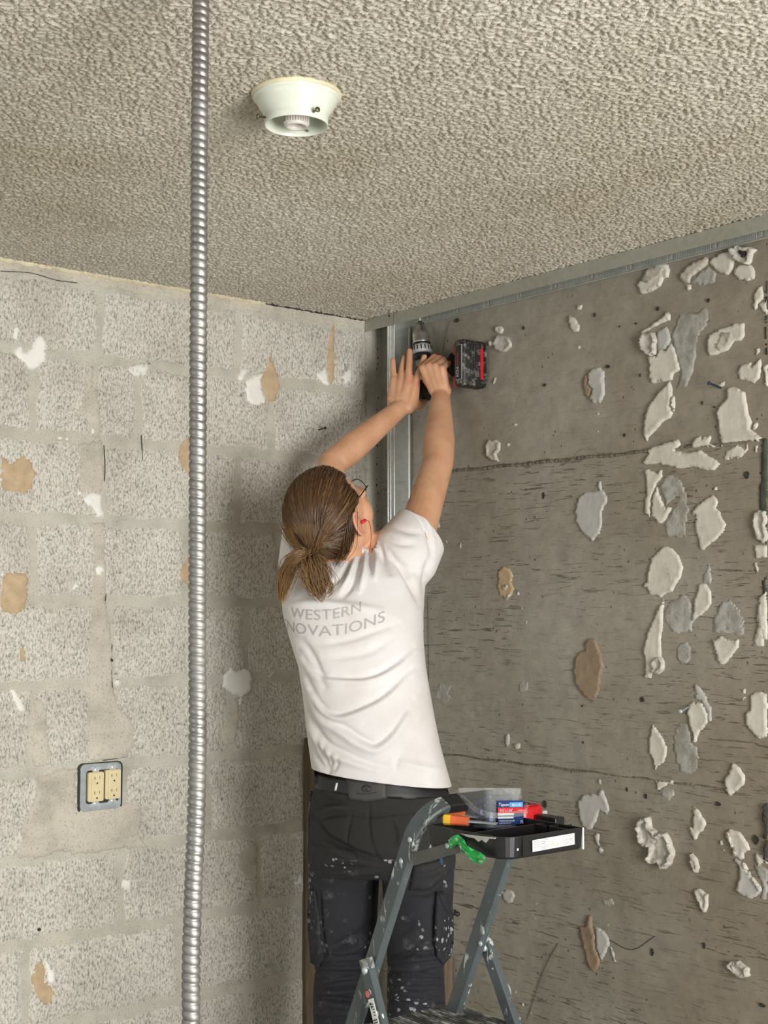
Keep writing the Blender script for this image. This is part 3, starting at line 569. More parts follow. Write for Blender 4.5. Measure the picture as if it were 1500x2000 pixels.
for q in ((1062, 968, 5, 9), (893, 626, 9, 6), (1162, 615, 4, 6), (1023, 641, 4, 6), (1285, 603, 5, 6), (1384, 587, 5, 5), (1243, 632, 4, 3), (1188, 716, 7, 5), (1372, 787, 3, 5), (1459, 928, 7, 8), (1251, 733, 3, 4), (1065, 1571, 6, 10), (1477, 1640, 8, 11), (1403, 1570, 8, 5), (1275, 1860, 5, 9), (1376, 1847, 4, 8), (1490, 1963, 9, 4), (1138, 1379, 3, 3), (1140, 1450, 3, 3), (1255, 1366, 6, 7), (1211, 638, 3, 3), (1396, 795, 3, 3), (1064, 752, 6, 4), (890, 1780, 5, 5), (1220, 850, 4, 5), (1225, 1542, 3, 6), (1262, 1555, 5, 6)): pit_shade(*q)
for q in ((75, 1815, 5, 4), (218, 1290, 2, 4)): pit_shade(*q, wall='L')
# form joints: crumbly ridges left between the boards
def ridge_strip(name, p0, p1, w, h, mat, seed, par=None):
    r = random.Random(seed); a, b = PY(*p0), PY(*p1); n = int((b[0]-a[0])/0.005); vs = []; fs = []
    for i in range(n+1):
        t = i/n; x = a[0]+(b[0]-a[0])*t; z = a[2]+(b[2]-a[2])*t+0.0015*math.sin(x*40)
        k = r.uniform(0.5, 1.3); hh = h*r.uniform(0.15, 1.2)
        for dz, d in ((-w*k, 0.0), (-w*0.4, hh*0.7), (0, hh), (w*0.4, hh*r.uniform(0.2, 1)), (w*k, 0.0)): vs.append((x, -d-0.0005 if d else 0.001, z+dz))
    for i in range(n):
        for j in range(4): k = i*5+j; fs.append((k, k+5, k+6, k+1))
    pyobj(name, vs, fs, mat, wall_right)
ridge_strip('form_joint', (880, 921), (1265, 882), 0.006, 0.0040, M['joint'], 1); ridge_strip('form_joint', (1265, 882), (1490, 858), 0.004, 0.003, M['joint'], 8)
ridge_strip('form_joint', (860, 1471), (1420, 1541), 0.0034, 0.0030, M['joint'], 2)
def groove(name, pts, wall, w=0.0012, mat='dark'):
    pts = spline([(*p, 0) for p in pts], 4); bm = bmesh.new(); c = [PY(p[0], p[1]) if wall == 'R' else PX(p[0], p[1]) for p in pts]
    sweep(bm, [q+np.array((0, -0.0015, 0) if wall == 'R' else (0.0038, 0, 0)) for q in c], [(-w, 0), (0, -w*0.6), (w, 0), (0, w*0.6)], up=(0, 1, 0) if wall == 'R' else (1, 0, 0)); bmobj(name, bm, M[mat], wall_right if wall == 'R' else wall_left)
for pts in ([(836, 1165), (837, 1240), (838, 1330)], [(880, 625), (874, 640), (868, 668), (865, 690)], [(1118, 900), (1135, 880), (1155, 876), (1175, 888)], [(1185, 1040), (1200, 1046), (1222, 1010), (1228, 1028), (1205, 1045)], [(1030, 1990), (1060, 1900), (1090, 1842)], [(1190, 1835), (1235, 1855), (1280, 1828)]): groove('scratch', pts, 'R', 0.0008, 'conc' if pts[0][0] == 1118 or pts[0][0] == 1185 else 'dark')
# left wall marks
LW = [
 ('white', .004, L5([(105,870),(120,800),(160,780),(200,820),(190,880),(155,922),(110,905)])),
 ('white', .005, L5([(130,1010),(180,975),(215,985),(230,1040),(300,1000),(340,900),(400,860),(440,920),(450,1060),(440,1130),(390,1180),(330,1215),(280,1210),(220,1140),(150,1080)])),
 ('whitethin', .004, L5([(1250,1210),(1290,1160),(1350,1150),(1430,1110),(1475,1140),(1430,1230),(1425,1270),(1360,1290),(1270,1260)])),
 ('white', .003, L5(oval(582, 1877, 25, 20))), ('white', .003, L5(oval(665, 1885, 35, 17))), ('white', .003, L5([(890,1770),(920,1790),(915,1840),(885,1865),(895,1810)])),
 ('tan', .004, L1([(0,810),(40,850),(90,808),(130,850),(138,900),(130,950),(90,977),(40,965),(0,970)])), ('tan', .004, L1([(0,1290),(20,1275),(108,1272),(110,1340),(100,1420),(60,1445),(0,1435)])),
 ('white', .003, L1(oval(307, 967, 12, 13))), ('white', .004, L1([(318,980),(360,960),(398,975),(395,1020),(405,1060),(380,1063),(360,1030),(325,1005)])),
 ('white', .004, L1([(360,1250),(400,1243),(407,1270),(395,1300),(375,1300)])), ('whitethin', .003, L1([(270,1350),(285,1320),(320,1295),(345,1300),(320,1335),(280,1345)])), ('white', .003, L1([(0,1265),(14,1265),(12,1290),(0,1310)])),
 ('tan', .004, L1([(745,740),(780,760),(790,830),(775,890),(745,903),(705,875),(692,830),(700,780),(720,750)])), ('white', .003, L1([(682,810),(692,805),(690,850),(684,840)])),
 ('tan', .004, L1([(735,1215),(775,1235),(780,1300),(735,1332),(705,1310),(697,1270),(715,1240)])), ('white', .003, L1(oval(690, 1247, 6, 12))), ('white', .003, L1(oval(665, 1217, 4, 6))),
 ('tan', .005, L6([(540,430),(545,560),(560,640),(600,740),(605,830),(575,930),(500,950),(480,890),(460,830),(450,770),(475,700),(500,640),(525,500)])),
 ('white', .005, L6([(475,700),(450,760),(460,820),(490,900),(485,955),(400,985),(330,920),(315,840),(335,760),(400,715)])), ('white', .004, L6([(265,735),(285,690),(318,655),(358,675),(350,705),(325,730),(310,765),(275,765)])),
 ('tan', .005, L6([(1045,285),(1055,300),(1050,420),(1062,600),(1055,760),(1030,800),(1000,780),(990,710),(975,670),(985,560),(995,440),(1020,350)])),
 ('white', .005, L6([(890,700),(970,665),(990,710),(1000,770),(1030,795),(1000,810),(960,790),(930,760)])), ('whitethin', .003, L6([(1110,620),(1175,615),(1195,700),(1200,780),(1140,795),(1100,750),(1095,680)])),
 ('tan', .004, L6([(915,1400),(960,1340),(1010,1310),(1050,1330),(1060,1420),(1000,1500),(910,1500)])),
 ('tan', .003, L2([(70,50),(90,42),(103,70),(100,105),(80,108),(70,85)])), ('white', .004, L2([(35,215),(55,210),(90,255),(97,300),(75,302),(45,260)])), ('white', .004, L2([(30,300),(50,305),(45,325)])),
 ('white', .005, L2([(865,205),(870,160),(895,125),(915,140),(970,130),(985,170),(975,220),(945,245),(940,275),(925,275),(930,245),(900,225),(885,218)])), ('whitethin', .003, L2([(1030,130),(1050,115),(1070,150),(1045,168)])),
 ('whitethin', .003, L2(oval(458, 186, 14, 17))), ('white', .003, L2(oval(492, 975, 22, 25))), ('whitethin', .002, L2([(1150,940),(1190,935),(1185,975),(1150,990),(1138,965)])), ('whitethin', .002, L2(oval(110, 780, 12, 17))),
 ('tan', .004, L2([(120,1340),(130,1290),(155,1265),(175,1290),(178,1350),(210,1375),(215,1400),(200,1440),(165,1447),(135,1410)])), ('white', .005, L2([(158,1262),(190,1280),(215,1320),(214,1372),(190,1365),(178,1350),(175,1300)])),
 # mortar smeared over the joints
 ('smear', .0035, L2([(345,-60),(420,-80),(440,60),(440,200),(470,280),(525,350),(530,430),(500,480),(340,500),(335,380),(340,200)])), ('smear', .0035, L2([(140,560),(230,520),(300,520),(300,700),(260,830),(180,870),(60,880),(80,740),(130,640)])),
 ('smear', .004, L2([(300,680),(460,660),(540,640),(560,700),(545,790),(580,830),(460,840),(300,860),(240,850),(260,760)])), ('smear', .003, L2([(130,250),(180,260),(190,340),(200,500),(130,530),(120,400)])),
 ('smear', .003, L1([(310,770),(400,760),(405,900),(400,960),(360,970),(310,960),(300,860)])), ('smear', .003, L1([(355,1080),(410,1080),(415,1250),(412,1400),(440,1520),(345,1520),(350,1330),(365,1200)])),
 ('smear', .0028, L5([(830,1190),(900,1170),(920,1330),(965,1480),(985,1700),(980,1880),(900,1900),(890,1700),(780,1660),(720,1650),(790,1530),(800,1400)])), ('smear', .003, L2([(870,300),(920,240),(940,300),(920,420),(880,440),(860,390)])),
 ('smear', .003, L2([(920,850),(960,830),(1000,800),(1010,1080),(960,960),(925,910)])), ('smear', .003, L2([(1180,270),(1240,240),(1240,560),(1190,560)])),
]
for i, (mt, hh, pts) in enumerate(LW):
    patch(NAMES.get(mt, 'mortar_smear'), pts, 'L', M[mt], hh, jag=0.9 if mt in ('smear', 'whitethin') else 0.45, cell=0.007, ridge=0.0 if mt in ('tan', 'smear') else 0.3, base=0.0036, seed=i+300)
for pts in ([(275, 850), (277, 900), (276, 865)], [(202, 870), (204, 910), (203, 940)], [(218, 1258), (216, 1300), (221, 1372)], [(206, 1160), (204, 1180)], [(200, 1485), (248, 1478)], [(0, 530), (60, 534), (110, 548), (150, 553)]): groove('crack', pts, 'L', 0.0009)
# raw right-hand end of the block wall and its mortar fillet
patch('mortar_fillet', [(703, 622), (716, 628), (716, 700), (716, 900), (716, 1100), (716, 1300), (716, 1500), (716, 1700), (716, 1990), (700, 1990), (702, 1500), (699, 1000), (701, 760)], 'L', M['smear'], 0.004, cell=0.012, ridge=0, seed=77)
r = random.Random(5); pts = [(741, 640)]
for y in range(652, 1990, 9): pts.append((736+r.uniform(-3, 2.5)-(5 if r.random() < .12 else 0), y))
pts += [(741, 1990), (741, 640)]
patch('chipped_corner_shade', pts, 'L', M['dark'], 0.002, jag=.2, cell=0.02, ridge=0.0, seed=78)  # dark strip paints the shaded gap along the chipped corner
# plaster line at the ceiling, and a dark strip painting the gap's shade
def edge_strip(name, ya, yb, zt, hgt, dep, mat, seed, kind=None):
    r = random.Random(seed); n = int((yb-ya)/0.01); vs = []; fs = []
    for i in range(n+1):
        y = ya+(yb-ya)*i/n; h1 = hgt*r.uniform(0.75, 1.2); d1 = dep*r.uniform(0.8, 1.15)
        vs += [(-0.001, y, zt+0.004), (d1, y, zt+0.004), (d1*1.0, y, zt-h1*0.5), (d1*0.5, y, zt-h1), (-0.001, y, zt-h1*1.05)]
    for i in range(n):
        for j in range(4): k = i*5+j; fs.append((k, k+5, k+6, k+1))
    o = pyobj(name, vs, fs, mat, smooth=False); o['kind'] = 'structure'; return o
edge_strip('trim_1', -2.6, -0.42, HC, 0.0085, 0.013, M['caulk'], 3)
edge_strip('gap_shade', -0.42, -0.07, HC, 0.006, 0.005, M['dark'], 4)
edge_strip('trim_3', -2.6, 0.0, HC-0.008, 0.022, 0.0035, M['smear'], 9)

# ------------------------------------------------------------------ steel framing
def chan(bm, prof, a, b, axis):
    # open profile swept straight; prof in the two other axes (closed outline)
    rs = []
    for t in (a, b): rs.append([((t, p, q) if axis == 0 else (p, q, t)) for p, q in prof])
    loft(bm, rs)
def uprof(y0, y1, zt, leg, t=0.0012, leg2=None):
    leg2 = leg2 or leg; return [(y0, zt-leg), (y0, zt), (y1, zt), (y1, zt-leg2), (y1-t, zt-leg2), (y1-t, zt-t), (y0+t, zt-t), (y0+t, zt-leg)]
xj = PY(768, 605, -.066)[0]
t = empty('ceiling_track', (1.2, -.033, HC-.036), label='long galvanised U channel fixed to the ceiling along the concrete wall', category='metal track')
bm = bmesh.new(); chan(bm, uprof(-.066, -.0040, HC-.002, .034), xj+.0012, 2.6, 0); bmobj('channel', bm, M['galvm'], t)
bm = bmesh.new()
for z0 in (HC-.0345,): box(bm, (xj+.01, -.0072, z0), (2.6, -.0040, z0+.0016))
bmobj('hem', bm, M['galv'], t)
bm = bmesh.new(); x = xj+.075; k = 0
while x < 2.0:
    k += 1
    if k % 26 in (0, 1, 2, 3):
        if k % 26 == 1: box(bm, (x-.003, -.0062, HC-.028), (x+.006, -.0050, HC-.018))
    else: box(bm, (x, -.0064, HC-.030), (x+.0024, -.0050, HC-.010))
    x += .0048
bmobj('rib', bm, M['galv'], t, kind='stuff')
t2 = empty('track_offcut', (0.06, -.033, HC-.04), label='short end piece of channel with a screw hole, butted to the corner', category='metal track')
bm = bmesh.new(); chan(bm, uprof(-.0665, -.0040, HC-.002, .0345), 0.006, xj-.0006, 0); bmobj('channel', bm, M['galvm'], t2)
q = PY(760, 617, -.0667); bm = bmesh.new(); lathe(bm, [(.0032, 0), (.0032, .0012), (.0012, .0016)], (q[0], -.0664, q[2]), (0, -1, 0), 14); bmobj('screw', bm, M['dark'], t2)
xa = PY(757.5, 700, -.062)[0]; xb = PY(772.5, 700, -.062)[0]; yn, yf = -.0640, -.0055
t = empty('wall_stud', ((xa+xb)/2, -.034, 0), label='upright galvanised steel stud standing in the corner against the concrete', category='metal stud')
bm = bmesh.new(); e = .0009
pr = [(xa, yn+.006), (xa, yn), (xb, yn), (xb, yf), (xa, yf), (xa, yf-.006), (xa+e, yf-.006), (xa+e, yf-e), (xb-e, yf-e), (xb-e, yn+e), (xa+e, yn+e), (xa+e, yn+.006)]
chan(bm, pr, 0.0, HC-.0035, 2); o = bmobj('channel', bm, M['shiny'], t)
bm = bmesh.new()
for xx in (xa+.0035, xb-.0035, xa+(xb-xa)*.44): box(bm, (xx-.0016, yn-.0014, 0.0), (xx+.0016, yn+.0002, HC-.036), .0006)  # bright edge beads paint the highlights of the bends; middle one a rib
bmobj('flange_bead_highlight', bm, M['zincw'], t)
bm = bmesh.new(); z = 0.02
while z < 2.15: box(bm, (xa+.008, yn-.0010, z), (xa+.015, yn+.0002, z+.0030)); z += .0075
bmobj('knurling', bm, M['galv'], t, kind='stuff')
bm = bmesh.new(); box(bm, (xb-.0008, yf-.008, 0), (xb+.0016, yf-.0045, HC-.04), .0008); bmobj('web_highlight', bm, M['zincw'], t)  # bright bead paints the highlight on the far bend of the web

# ------------------------------------------------------------------ flexible metal conduit
cp = [P(391.5, -60, 1.742), P(392, 0, 1.74), P(391, 120, 1.73), P(389, 300, 1.72), P(388, 560, 1.70), P(386.5, 800, 1.70), P(385.5, 1150, 1.69), P(386, 1450, 1.68), P(383, 1600, 1.67), P(379, 1700, 1.66), P(375.5, 1800, 1.66), P(373, 1900, 1.66), P(373.5, 2000, 1.66), P(376, 2400, 1.67), P(380, 3600, 1.70)]
cp[0][2] = HC-.001; cp[-1][2] = 0.012
path = spline(cp, 12); seg = [np.linalg.norm(np.array(b)-a) for a, b in zip(path, path[1:])]; L = sum(seg); cum = np.concatenate([[0], np.cumsum(seg)]); arr = np.array(path)
pitch = 0.0108; m = int(L/pitch*7); S = np.linspace(0, L, m); C3 = np.stack([np.interp(S, cum, arr[:, i]) for i in range(3)], -1)
T = np.gradient(C3, axis=0); T /= np.linalg.norm(T, axis=1)[:, None]; U = np.cross(T, ef); U /= np.linalg.norm(U, axis=1)[:, None]; V = np.cross(T, U); na = 26
ang = np.linspace(0, 2*np.pi, na, endpoint=False); ph = (S[:, None]/pitch+ang[None, :]/(2*np.pi)) % 1.0
rad = 0.0110+np.interp(ph, [0, .1, .28, .5, .72, .86, .93, 1], [-.0022, -.0003, .0002, .0003, -.0001, -.0006, -.0020, -.0022])
v = C3[:, None]+rad[..., None]*(np.cos(ang)[None, :, None]*U[:, None]+np.sin(ang)[None, :, None]*V[:, None]); I = np.arange(m*na).reshape(m, na); J = np.roll(I, -1, 1)
f = np.stack([I[:-1], J[:-1], J[1:], I[1:]], -1).reshape(-1, 4).tolist()
pyobj('flexible_conduit', v.reshape(-1, 3), f, M['conduit'], smooth=True, label='corrugated steel conduit hanging straight down in front of everything', category='conduit')

# ------------------------------------------------------------------ ceiling light base
c = PZ(579, 182, HC); sc = np.linalg.norm(c-CAM)
t = empty('ceiling_light', (c[0], c[1], HC-.056), label='old cream round lamp base with bare socket on the ceiling', category='ceiling light')
A = (c[0], c[1], HC+.001); D = (0, 0, -1)
bm = bmesh.new(); lathe(bm, [(.073, 0), (.0745, .004), (.0735, .009), (.05, .009)], A, D, 56); bmobj('plaster_ring', bm, M['caulk'], t, True)
bm = bmesh.new(); lathe(bm, [(.069, .006), (.0712, .009), (.071, .012), (.0675, .0135), (.0668, .016), (.064, .022), (.0585, .031), (.0535, .038), (.0522, .044), (.0522, .055), (.0512, .0568), (.0500, .0555), (.0500, .044), (.0515, .037), (.057, .029), (.050, .016), (.005, .014)], A, D, 64, cap=False); bmobj('pan', bm, M['enamel'], t, True)
bm = bmesh.new(); lathe(bm, [(.026, .014), (.027, .019), (.0215, .021), (.0205, .026), (.0200, .054), (.0180, .058), (.0150, .058), (.0135, .052), (.0130, .025), (.001, .024)], A, D, 40, cap=False)
so = bmobj('socket', bm, M['porcelain'], t, True)
bm = bmesh.new()
for i in range(30):
    a = 2*math.pi*i/30; p = Vector((c[0]+.0206*math.cos(a), c[1]+.0206*math.sin(a), HC-.052)); capsule(bm, p, p+Vector((0, 0, .020)), .0009, .0009, 6)
bmobj('grip_ribs', bm, M['porcelain'], so, True)
bm = bmesh.new(); lathe(bm, [(.0134, .024), (.0130, .0241), (.001, .0245)], A, D, 24); bmobj('contact', bm, M['brass'], so)
for px, py in ((505, 227), (624, 211), (604, 258)):
    q = PZ(px, py, HC-.047); d = Vector((q[0]-c[0], q[1]-c[1], 0)).normalized(); p = Vector((c[0], c[1], HC-.0475))
    bm = bmesh.new(); lathe(bm, [(.0017, .045), (.0017, .0640), (.0042, .0641), (.0046, .066), (.0040, .0672), (.001, .0676)], p, d, 12); bmobj('screw', bm, M['brass'], t, True)
for a, rr in ((.8, .036), (2.4, .040), (4.0, .034), (5.2, .040)):
    bm = bmesh.new(); lathe(bm, [(.0035, .0145), (.0035, .017), (.001, .0178)], (c[0]+rr*math.cos(a), c[1]+rr*math.sin(a), HC), D, 10); bmobj('plate_screw', bm, M['dark'], t)

# ------------------------------------------------------------------ outlet box in the block wall
ya, yb = PX(154, 1535)[1], PX(233, 1535)[1]; zb, zt = PX(193, 1581)[2], PX(193, 1490)[2]; yc = (ya+yb)/2; zc = (zb+zt)/2
t = empty('outlet_box', (0.004, yc, zb), label='open two-gang outlet box with ivory receptacles in the block wall', category='outlet')
def rrect(y0, y1, z0, z1, r, n=5):
    o = []
    for cy, cz, a0 in ((y1-r, z1-r, 0), (y0+r, z1-r, 90), (y0+r, z0+r, 180), (y1-r, z0+r, 270)):
        for i in range(n+1): a = math.radians(a0+90*i/n); o.append((cy+r*math.cos(a), cz+r*math.sin(a)))
    return o
def plate(bm, out, x0, x1): loft(bm, [[(x0, y, z) for y, z in out], [(x1, y, z) for y, z in out]])
bm = bmesh.new(); plate(bm, rrect(ya-.006, yb+.006, zb-.004, zt+.002, .014), .0045, .0052); bmobj('opening_shade', bm, M['dark'], t)  # dark plate paints the shade in the gap around the cover
bm = bmesh.new(); oo = rrect(ya, yb, zb, zt, .012); ii = rrect(ya+.014, yb-.006, zb+.017, zt-.016, .008)
loft(bm, [[(.004, y, z) for y, z in oo], [(.0085, y, z) for y, z in oo], [(.0095, y*.985+yc*.015, z*.985+zc*.015) for y, z in oo], [(.0095, y, z) for y, z in ii], [(.004, y, z) for y, z in ii]], cap=False); bmobj('cover_ring', bm, M['zinc'], t)
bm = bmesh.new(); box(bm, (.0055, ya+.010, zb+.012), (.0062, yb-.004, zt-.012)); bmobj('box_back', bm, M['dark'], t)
for k, (a, b, dz) in enumerate(((168.5, 196.5, 0.0), (201.5, 229.5, .0028))):
    y0, y1 = PX(a, 1535)[1], PX(b, 1535)[1]; z1 = PX(185, 1506.5)[2]+dz; z0 = PX(185, 1564)[2]+dz; ym = (y0+y1)/2
    bm = bmesh.new(); o2 = rrect(y0-.003, y1, z0, z1, .005); loft(bm, [[(.006, y, z) for y, z in o2], [(.0165, y, z) for y, z in o2], [(.0178, ym+(y-ym)*.95, zc+(z-zc)*.98) for y, z in o2]]); rc = bmobj('receptacle', bm, M['ivory'], t)
    bm = bmesh.new(); o2 = rrect(y0+.004, y1-.002, z0+.002, z1-.002, .002); loft(bm, [[(.0175, y, z) for y, z in o2], [(.0200, y, z) for y, z in o2]]); bmobj('face', bm, M['ivory'], rc)
    ym += .001
    for s, zz in ((1, z1-.014), (1, z0+.022)):
        bm = bmesh.new()
        for lo, hi in (((-.0080, .002), (-.0068, .010)), ((-.0100, .0055), (-.0068, .0066)), ((.0050, .003), (.0060, .010))): box(bm, (.0198, ym+lo[0], zz+lo[1]-.006), (.0204, ym+hi[0], zz+hi[1]-.006))
        lathe(bm, [(.0024, 0), (.0024, .0004)], (.0200, ym-.001, zz-.013), (1, 0, 0), 12); bmobj('slots', bm, M['ink'], rc)
    bm = bmesh.new(); box(bm, (.0198, ym-.004, zc+.001), (.0207, ym+.005, zc+.009), .0004); box(bm, (.0198, ym-.003, zc-.009), (.0207, ym+.005, zc-.001), .0004); bmobj('test_button', bm, M['ivory'], rc)
    for zz, s in ((z1, 1), (z0, -1)):
        bm = bmesh.new(); box(bm, (.0095, ym-.0095, min(zz, zz+s*.0095)), (.0108, ym+.0085, max(zz, zz+s*.0095)))
        for dy in (-.0095, .0085): lathe(bm, [(.0018, 0), (.0045, 0), (.0045, .0014), (.0018, .0014), (.0018, 0)], (.0098, ym+dy, zz+s*.0085), (1, 0, 0), 14, cap=False)
        lathe(bm, [(.0034, .001), (.0032, .0022), (.001, .0026)], (.0098, ym-.0005, zz+s*.005), (1, 0, 0), 12)
        bmobj('mounting_ear', bm, M['zincw'], rc)

# ------------------------------------------------------------------ nails and anchors in the walls
def nail(name, a, b, r, hr, mat, label, cat='screw', group=None):
    bm = bmesh.new(); a = Vector(a); b = Vector(b); L = (b-a).length
    lathe(bm, [(r, -.008), (r, L-.003), (hr, L-.002), (hr, L), (hr*.6, L+.0012), (.0003, L+.0015)], a, (b-a), 12); o = bmobj(name, bm, mat, None, True, label=label, category=cat)
    if group: o['group'] = group
nail('wall_nail', PX(620, 840), np.array(PX(623, 846))+np.array([.03, 0.0, .012]), .0016, .0042, M['dark'], 'dark nail sticking out of the block wall above the forearm', 'nail')
nail('blue_wall_screw', PY(1407, 757), PY(1384, 748, -.035), .0024, .0045, M['screwblue'], 'blue screw sticking out of the concrete between the upper plaster dabs', group='screws left in the concrete wall')
nail('steel_wall_screw', PY(1346, 1380), PY(1328, 1390, -.032), .0028, .0050, M['zinc'], 'bright screw sticking out beside the keyhole-shaped plaster dab, lower right', group='screws left in the concrete wall')
# rough wooden batten behind the trousers
xw0, xw1 = PY(846, 1900, -.03)[0], PY(872, 1900, -.03)[0]; zt = PY(860, 1868, -.03)[2]
bm = bmesh.new(); box(bm, (xw0, -.034, 0), (xw1, -.006, zt), .003); bmobj('wood_batten', bm, M['wood'], None, label='short rough wooden batten standing against concrete behind the right knee', category='batten')
y1, y0 = PX(614, 1600, .004)[1]+.06, PX(592, 1600, .004)[1]; bm = bmesh.new(); box(bm, (.0045, y0, 0), (.020, y1, PX(600, 1440)[2]), .003); bmobj('wood_plank', bm, M['wood'], None, label='brown wooden plank against the block wall left of the hips', category='plank')

# ------------------------------------------------------------------ cordless drill
top = PY(819.5, 612, -.045); rear = PY(831, 783, -.052); ax = Vector(rear-top).normalized(); Ld = (Vector(rear)-Vector(top)).length; up = -ax
dr = empty('cordless_drill', rear, label='cordless drill with black battery held up in the stud corner', category='drill')
s = Ld/173.0
def H(p): return p*s   # height above the tip measured along the drill
bm = bmesh.new(); rs = []
for i in range(60):
    h = i/59*H(24); rs.append([(tuple(Vector(top)+ax*h+Vector((math.cos(a+i*.55), math.sin(a+i*.55), 0))*.0028*(1 if k % 2 else .62))) for k, a in enumerate([j*math.pi/2 for j in range(4)])])
loft(bm, rs); bmobj('bit', bm, M['zincw'], dr)
bm = bmesh.new(); lathe(bm, [(.0055, H(16)), (.0060, H(19)), (.0120, H(20)), (.0130, H(23)), (.0165, H(29)), (.0170, H(31)), (.0205, H(35)), (.0238, H(40)), (.0245, H(44)), (.0240, H(50)), (.0246, H(52)), (.0246, H(58)), (.0250, H(60))], top, ax, 40); bmobj('chuck', bm, M['chrome'], dr, True)
bm = bmesh.new(); lathe(bm, [(.0240, H(59)), (.0255, H(61)), (.0255, H(64)), (.024, H(65))], top, ax, 40); bmobj('chuck_collar', bm, M['black'], dr, True)
bm = bmesh.new(); lathe(bm, [(.0240, H(64)), (.0265, H(66)), (.0285, H(74)), (.0285, H(79)), (.025, H(81))], top, ax, 48); cl = bmobj('clutch_ring', bm, M['grey'], dr, True)
u, w, _ = perp(ax)
for i in range(16):
    a = 2*math.pi*i/16; d = u*math.cos(a)+w*math.sin(a); p = Vector(top)+ax*H(67)+d*.0272; bm = bmesh.new(); sd = ax.cross(d)
    box(bm, (-.0017, -.0013, 0), (.0017, .0014, H(9)), .0005, frame(p, sd, d, ax)); bmobj('ring_slot', bm, M['black'], cl)
bm = bmesh.new(); lathe(bm, [(.020, H(80)), (.0235, H(81)), (.0240, H(90)), (.020, H(93)), (.019, H(94))], top, ax, 32); bmobj('collar', bm, M['black'], dr, True)
bm = bmesh.new(); lathe(bm, [(.0185, H(92)), (.0195, H(106)), (.018, H(109))], top, ax, 32); bmobj('gear_case', bm, M['grey'], dr, True)
rb = Vector(top)+ax*H(105); bm = bmesh.new(); lathe(bm, [(.019, 0), (.0225, .006), (.0235, H(30)), (.0235, H(50)), (.0205, H(62)), (.012, H(67)), (.001, H(68))], rb, ax, 32); bmobj('motor_housing', bm, M['black'], dr, True)
hb = Vector(top)+ax*H(112); bx = PY(884, 712, -.05); he = Vector((bx[0], -.05, bx[2])); bm = bmesh.new(); hd = (he-hb)
rs = []
for i in range(14):
    q = i/13; c0 = hb.lerp(he, q); wz = .021-.005*math.sin(q*math.pi)+(.012 if q > .86 else 0)*(q-.86)/.14; wy = .0165-.003*math.sin(q*math.pi)
    rs.append([tuple(c0+Vector((0, math.cos(a)*wy, math.sin(a)*wz))) for a in [2*math.pi*k/20 for k in range(20)]])
loft(bm, rs); bmobj('handle', bm, M['black'], dr, True)
bm = bmesh.new(); q = PY(846, 697, -.062); capsule(bm, Vector((q[0]-.012, -.05, q[2])), Vector((q[0]+.004, -.05, q[2])), .011, .010); bmobj('trigger_guard', bm, M['red'], dr, True)
# battery: slides on the end of the handle
bxa, bxb = PY(886, 710, -.092)[0], PY(906, 710, -.092)[0]; yA, yB = -.094, PX(952, 710, bxb)[1]; zT = PX(930, 664, bxb)[2]; zBo = PX(930, 756, bxb)[2]
bm = bmesh.new(); box(bm, (bxa, yA, zBo), (bxb, yB, zT), .010); ba = bmobj('battery', bm, M['batt'], dr, True)
for sgn in (0, 1):
    bm = bmesh.new(); z0, z1 = (zBo+.002, zBo+.030) if sgn == 0 else (zT-.040, zT-.010); box(bm, (bxa-.006, yA+.004, z0), (bxa+.012, yA+.03, z1), .003); bmobj('latch', bm, M['redd'], ba)
bm = bmesh.new(); yr = yA+(yB-yA)*.70; box(bm, (bxb-.001, yr, zBo+.022), (bxb+.0012, yr+.010, zT-.022)); bmobj('red_stripe', bm, M['red'], ba)
for fr in (.28, .42, .9):
    bm = bmesh.new(); yy = yA+(yB-yA)*fr; box(bm, (bxb-.002, yy, zBo+.018), (bxb+.0022, yy+.0045, zT-.016), .001); bmobj('rib', bm, M['batt'], ba)
bm = bmesh.new(); box(bm, (bxa+.010, yA-.0008, zBo+.018), (bxb-.006, yA+.001, zT-.016)); bmobj('label', bm, M['grey'], ba)
bm = bmesh.new(); box(bm, (bxa+.011, yA-.0014, zBo+.019), (bxb-.007, yA+.001, zT-.017)); lb = bmobj('label', bm, M['black'], ba)
text_on('lettering', 'XC5.0', (bxa+.024, yA-.0016, zBo+.024), (0, 0, 1), (-1, 0, 0), .028, .009, M['paper'], ba)
text_on('lettering', 'REDLITHIUM', (bxa+.023, yA-.0016, zBo+.056), (0, 0, 1), (-1, 0, 0), .034, .005, M['redlab'], ba)
seat = [o for o in bpy.data.objects if '_loc' in o.keys()]

# ------------------------------------------------------------------ the worker
pe = empty('person', (0, 0, 0), label='person with ponytail in white t-shirt and dark work trousers, reaching up with a drill', category='person')
hip = P(742, 1700, 3.2); pe['_loc'] = [float(hip[0]), float(hip[1]), 0.0]
def ring(px0, px1, py, f, d, n=44, k=2.3, grow=0.0, tilt=0.0):
    c = P((px0+px1)/2, py, f); w = (px1-px0)/2/FPX*f+grow; d = d+grow; o = []
    for i in range(n):
        a = 2*math.pi*i/n; ca, sa = math.cos(a), math.sin(a); x = abs(ca)**(2/k)*(1 if ca > 0 else -1); y = abs(sa)**(2/k)*(1 if sa > 0 else -1)
        o.append(c+er*w*x+ef*d*y+ez*tilt*x)
    return o
TOR = [(1066, 655, 780, 3.345, .055), (1082, 612, 806, 3.34, .085), (1104, 572, 828, 3.325, .110), (1130, 554, 832, 3.305, .124), (1165, 550, 829, 3.285, .132), (1200, 553, 827, 3.265, .136), (1250, 567, 827, 3.245, .136), (1300, 583, 831, 3.225, .132), (1350, 591, 839, 3.21, .130), (1400, 597, 848, 3.20, .130), (1450, 603, 858, 3.20, .132), (1500, 610, 871, 3.20, .136), (1560, 612, 888, 3.20, .138)]
